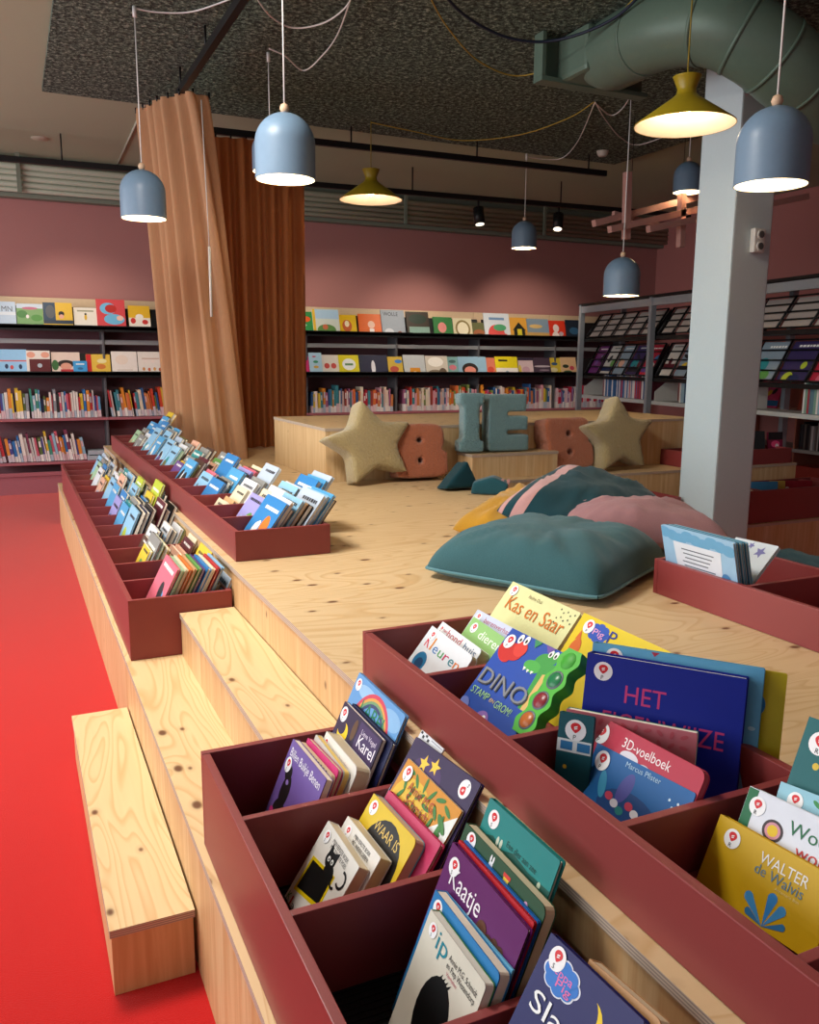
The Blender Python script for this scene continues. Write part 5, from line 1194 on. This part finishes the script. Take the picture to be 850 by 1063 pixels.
upright('letter_cushion', 'grey-teal letter E cushion standing on the plinth', (3.13, 5.12, .872), E_L, .15, TEALF, R(-6), R(-2), 'cushion', 9, .010)
# small dark plush: a pyramid-like soft toy and a patterned pouch beside it
upright('plush_toy', 'small dark petrol pyramid-shaped plush on the deck near the plinth', (2.50, 4.64, L4+.002), [[(-.13, 0), (.12, 0), (.04, .17)], [(-.1, 0), (.1, 0), (.04, .15)]], .15, TEALD, R(0), R(-8), 'plush', 14, .010)
pl = upright('plush_pouch', 'little teal patterned pouch with pink stripes beside the dark pyramid plush', (2.60, 4.42, L4+.002), [[(-.11, 0), (.10, 0), (.12, .07), (.02, .11), (-.10, .07)]], .13, fabric('teal_print', '#2a6470', '#123c48'), R(-35), R(0), 'plush', 12, .010)
for k in range(3):
    M = Matrix.Rotation(R(-35), 4, 'Z')
    q = [M @ Vector((.03+.035*k+dx, -.048+.01*(abs(z-.05)*8), z)) for dx, z in ((0, .02), (.016, .02), (.024, .095), (.008, .095))]
    MB().add(q + [v + M @ Vector((0, .02, 0)) for v in q], [(0, 1, 2, 3), (7, 6, 5, 4), (0, 4, 5, 1), (2, 6, 7, 3), (1, 5, 6, 2), (3, 7, 4, 0)]).build('stripe', STR, pl, local=True)

# ------------------------------------------------------------------ lamps
BLUEGREY = flat('#6a8196', .38, name='blue_grey_enamel'); INNER = flat('#f4efe2', .5); WOODB = flat('#c9a98c', .5)
BULB = emit('#ffdca0', 16, 'warm_bulb')
def point(loc, e, col=(1, .78, .5), r=.03):
    l = bpy.data.lights.new('bulb_light', 'POINT'); l.energy = e; l.color = col; l.shadow_soft_size = r
    o = bpy.data.objects.new('bulb_light', l); o.location = loc; COLL.objects.link(o); return o
def spline(P):
    P = [Vector(p) for p in P]; Q = []
    for i in range(len(P)-1):
        p0, p1, p2, p3 = P[max(i-1, 0)], P[i], P[i+1], P[min(i+2, len(P)-1)]
        for k in range(7):
            f = k/7; Q.append(.5*((2*p1)+(p2-p0)*f+(2*p0-5*p1+4*p2-p3)*f*f+(3*p1-p0-3*p2+p3)*f**3))
    return Q+[P[-1]]
def dome(label, loc, dia, hook_z=3.6, cord_r=.004, e=4, swag=None):
    t = thing('pendant_lamp', label, 'lamp', loc, 'blue-grey dome pendants'); r = dia/2; x, y, z = loc
    h1 = dia*.56; pr = [(r, 0), (r, h1)] + [(r*math.cos(a), h1 + r*.98*math.sin(a)) for a in [R(9*i) for i in range(1, 10)]] + [(.012, h1+r)]
    pi = [(r-.004, .0)] + [(max(.011, q[0]-.004), q[1]-.004) for q in pr[1:]]
    MB().lathe(pr, loc, 0, 40).lathe([(r-.004, 0), (r, 0)], loc, 0, 40).lathe(pi[::-1], loc, 1, 40).build('shade', [BLUEGREY, INNER], t)
    top = h1+r
    MB().lathe([(.001, top-.006), (.016, top), (.022, top+.016), (.016, top+.032), (.001, top+.04)], loc, 0, 16).build('wooden_bead', WOODB, t)
    MB().lathe([(.001, .085), (.028, .10), (.035, .125), (.026, .155), (.014, .18), (.014, .24)], loc, 0, 16).build('bulb', BULB, t)
    cd = MB().tube([(x, y, z+top+.035), (x, y, hook_z-.02)], cord_r, k=6).build('cord', CORD, t)
    MB().tube([(x, y, hook_z-.06), (x, y, hook_z)], .012, k=8).build('ceiling_hook', CORD, cd)
    if swag:
        for s in swag:
            MB().tube(spline(s), .005, k=6).build('swag_cord', CORD, cd)
    point((x, y, z+.07), e)
dome('blue-grey dome pendant left of the peach curtain', (.82, 5.70, 2.35), .275, 3.564, swag=[[(.82, 5.70, 3.553), (.96, 5.69, 3.55), (1.14, 5.59, 3.55), (1.31, 5.32, 3.555)]])
dome('blue-grey dome pendant in front of the curtains, second from left', (1.21, 3.97, 2.31), .275, 3.564, swag=[[(1.38, 5.10, 3.53), (1.54, 5.31, 3.5), (1.72, 5.43, 3.5), (1.86, 5.28, 3.5), (1.90, 5.01, 3.5), (1.89, 4.82, 3.53)]])
dome('blue-grey dome pendant mostly hidden behind the one before the curtains', (1.74, 6.06, 2.78), .25, 3.55, swag=[[(1.70, 5.9, 3.52), (1.82, 5.93, 3.5), (2.00, 6.09, 3.48), (2.04, 5.81, 3.5), (2.00, 5.40, 3.5), (1.89, 4.85, 3.53)]])
dome('large near blue-grey dome pendant at the upper right', (2.64, 2.47, 2.155), .265, 3.6)
dome('blue-grey dome pendant hanging low left of the column', (4.31, 5.41, 1.995), .275, 3.564, swag=[[(4.42, 6.00, 3.55), (4.75, 6.23, 3.55), (4.73, 6.05, 3.55), (4.52, 5.67, 3.553), (4.31, 5.41, 3.555)]])
dome('small distant blue-grey dome pendant above the right letter', (4.94, 7.82, 2.65), .26, 3.58, swag=[[(4.94, 7.82, 3.553), (5.13, 7.83, 3.55), (5.29, 7.70, 3.55), (5.02, 7.05, 3.55), (4.42, 6.00, 3.553)]])
dome('dark distant blue-grey dome pendant just left of the column top', (5.60, 6.18, 2.99), .25, 3.564, swag=[[(4.42, 6.0, 3.553), (4.85, 6.40, 3.55), (5.32, 6.79, 3.55), (5.64, 6.90, 3.55), (5.60, 6.2, 3.553)]])
OLV = flat('#94801a', .35, name='olive_yellow_enamel')
def cone(label, loc, dia, e=10, swag=None):
    t = thing('pendant_lamp', label, 'lamp', loc, 'olive yellow cone pendants'); r = dia/2; x, y, z = loc; k = dia/.55
    pr = [(r, 0), (r, .006), (.075*k, .145*k), (.055*k, .165*k), (.05*k, .19*k), (.075*k, .25*k), (.078*k, .255*k), (.01, .255*k)]
    pi = [(r-.003, .001), (.07*k, .14*k), (.05*k, .16*k), (.001, .165*k)]
    MB().lathe(pr, loc, 0, 48).lathe([(r-.003, .001), (r, 0)], loc, 0, 48).lathe(pi[::-1], loc, 1, 48).build('shade', [OLV, flat('#f0dccb', .5)], t)
    MB().lathe([(.001, .035), (.022, .045), (.028, .068), (.018, .1), (.013, .16)], loc, 0, 16).build('bulb', BULB, t)
    MB().tube([(x, y, z+.25*k), (x, y, 3.564)], .004, k=6).build('cord', flat('#8a7a2a', .5), t)
    if swag: MB().tube(spline(swag), .005, k=6).build('swag_cord', flat('#a8923a', .5), t)
    point((x, y, z+.02), e)
cone('wide olive yellow cone pendant left of the column top', (3.19, 3.57, 2.68), .50, 4, [(2.28, 4.71, 3.553), (2.57, 5.01, 3.5), (3.00, 5.35, 3.46), (3.40, 5.44, 3.46), (3.5, 4.9, 3.5), (3.19, 3.57, 3.553)])
cone('smaller distant olive yellow cone pendant right of the orange curtain', (3.03, 7.36, 2.90), (.56), 4, [(3.03, 7.36, 3.553), (3.46, 7.38, 3.53), (3.96, 7.39, 3.51), (4.35, 7.01, 3.52), (4.47, 6.43, 3.54), (4.41, 6.00, 3.553)])
tag(MB().tube(spline([(2.22, 4.54, 3.553), (2.51, 4.71, 3.47), (2.88, 4.79, 3.42), (3.16, 4.68, 3.42), (3.30, 4.3, 3.45), (3.27, 3.9, 3.553)]), .009, k=6).build('cable', flat('#1a2436', .5)), 'thick dark blue cable looping under the ceiling before the duct', 'cable')

# ------------------------------------------------------------------ duct
DUCT = flat('#5f7466', .42, .1, 'sage_duct_paint')
d = thing('ventilation_duct', 'big round sage green ventilation duct curving over the column top', 'duct', (3.2, 4.0, 3.2))
P = spline([(3.60, 4.98, 3.42), (3.57, 4.7, 3.40), (3.52, 4.35, 3.375), (3.52, 4.05, 3.345), (3.60, 3.82, 3.29), (3.76, 3.68, 3.18), (3.97, 3.62, 3.05), (4.2, 3.62, 2.95), (4.5, 3.66, 2.91)])
MB().tube(P[4:], [.16, .18, .195, .205] + [.205]*(len(P)-8), k=36).build('duct_pipe', DUCT, d)
MB().bbox((3.21, 5.0, 3.27), (4.07, 5.03, 3.562), .004).bbox((3.21, 4.93, 3.27), (4.07, 5.0, 3.30), .004).bbox((3.21, 4.93, 3.30), (3.24, 5.0, 3.562), .004).build('wall_plate', DUCT, d)
MB().bbox((3.36, 4.66, 3.28), (3.84, 4.99, 3.55), .03).build('transition_box', DUCT, d)
for i in (15, 26, 32, 38, 44):
    p = Vector(P[i]); q = (Vector(P[i+1])-Vector(P[i-1])).normalized()
    MB().tube([p-q*.01, p+q*.01], .21, k=36).build('seam_ring', DUCT, d)
A = Vector((4.78, 3.74, 3.05)); ax = Vector((-.62, -.75, -.1)).normalized()
m = MB(); 
fl = thing('duct_flange', 'round sage green duct opening with a ring at the right edge', 'duct', tuple(A))
m.tube([A, A+ax*.12], .24, k=36, cap=False).tube([A+ax*.12, A+ax*.14], .27, k=36).tube([A+ax*.14, A+ax*.15], .2, 1, 36)  # dark disc closes the mouth in place of its shaded inside
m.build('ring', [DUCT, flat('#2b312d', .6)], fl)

# ------------------------------------------------------------------ hanging lattice of pink slats
s = thing('slat_lattice', 'hanging lattice of pale pink wooden slats left of the column', 'ceiling lattice', (5.3, 6.2, 2.8))
PS = flat('#b98a80', .6)
def slat(a, b, w=.028):
    a, b = Vector(a), Vector(b); dd = (b-a).normalized(); up = Vector((0, 1, 0)); nn = dd.cross(up).normalized()
    q = [p + nn*sx*w + up*sy*w for p in (a, b) for sx, sy in ((-1, -1), (1, -1), (1, 1), (-1, 1))]
    MB().add(q, [(3, 2, 1, 0), (4, 5, 6, 7), (0, 1, 5, 4), (1, 2, 6, 5), (2, 3, 7, 6), (3, 0, 4, 7)]).build('slat', PS, s)
slat((4.99, 6.26, 3.12), (5.01, 6.26, 2.56)); slat((5.56, 6.20, 2.98), (5.58, 6.20, 2.52))
slat((4.70, 6.32, 2.68), (5.95, 6.32, 3.02)); slat((4.78, 6.20, 2.62), (6.2, 6.20, 2.97)); slat((5.15, 6.14, 2.64), (7.05, 6.14, 3.07)); slat((4.95, 6.38, 2.79), (5.5, 6.38, 2.72), .02)
for x, z in ((4.99, 3.12), (5.56, 2.98), (6.5, 2.95)): MB().tube([(x, 6.2, z), (x, 6.2, 3.564 if x < 6 else 3.6)], .003, k=5).build('hanging_wire', BLACK, s)

# ------------------------------------------------------------------ light
def area(loc, rot, sx, sy, e, col):
    l = bpy.data.lights.new('window_or_overhead_light', 'AREA'); l.shape = 'RECTANGLE'; l.size = sx; l.size_y = sy; l.energy = e; l.color = col
    o = bpy.data.objects.new('window_or_overhead_light', l); o.location = loc; o.rotation_euler = rot; COLL.objects.link(o); return o
for y, w in ((-.6, 3.0), (3.4, 3.0), (7.7, 3.6)):
    area((-4.4, y, 2.1), (0, R(-76), 0), 2.8, w, (28 if y < 0 else 150)*w/3, (.93, .97, 1))
area((1.5, -4.45, 2.1), (R(76), 0, 0), 5.8, 2.2, 10, (.95, .97, 1))
area((-.1, 3.3, 3.5), (0, R(-8), 0), .8, .9, 100, (1, .95, .88))  # unseen overhead key light added above the steps, not a window
for (x, y, z), tgt in (((5.01, 8.88, 3.0), (5.0, 10.2, 1.6)), ((6.03, 8.8, 3.0), (6.6, 10.2, 1.6)), ((2.64, 9.05, 3.0), (3.9, 10.2, 1.6)), ((.2, 9.0, 3.2), (.8, 10.2, 1.4))):  # the last spot, over the left bookcase, has no spotlight body
    l = bpy.data.lights.new('shelf_spot', 'SPOT'); l.energy = 75; l.color = (1, .86, .7); l.spot_size = R(75); l.spot_blend = .8; l.shadow_soft_size = .04
    o = bpy.data.objects.new('shelf_spot', l); o.location = (x, y, z); o.rotation_euler = (Vector(tgt)-Vector((x, y, z))).to_track_quat('-Z', 'Y').to_euler(); COLL.objects.link(o)
w = bpy.data.worlds.new('world'); scene.world = w; w.use_nodes = True
bg = w.node_tree.nodes['Background']; bg.inputs[0].default_value = (.72, .85, 1, 1); bg.inputs[1].default_value = .3

# ------------------------------------------------------------------ camera
f, pitch, yaw, hh, roll = 879.36, R(10.202), R(25.018), 1.5, R(.454)
fw = Vector((math.sin(yaw)*math.cos(pitch), math.cos(yaw)*math.cos(pitch), -math.sin(pitch))); rt = Vector((math.cos(yaw), -math.sin(yaw), 0)); up = rt.cross(fw)
rt2 = rt*math.cos(roll) + up*math.sin(roll); up2 = -rt*math.sin(roll) + up*math.cos(roll)
cam = bpy.data.cameras.new('camera'); cam.sensor_fit = 'HORIZONTAL'; cam.sensor_width = 36; cam.lens = 36*f/850; cam.clip_start = .05
co = bpy.data.objects.new('camera', cam); COLL.objects.link(co)
Mc = Matrix((rt2, up2, -fw)).transposed().to_4x4(); Mc.translation = (0, 0, hh); co.matrix_world = Mc
scene.camera = co
vs = scene.view_settings; vs.view_transform = 'Standard'; vs.look = 'None'; vs.gamma = 1; vs.use_curve_mapping = False; vs.exposure = .32
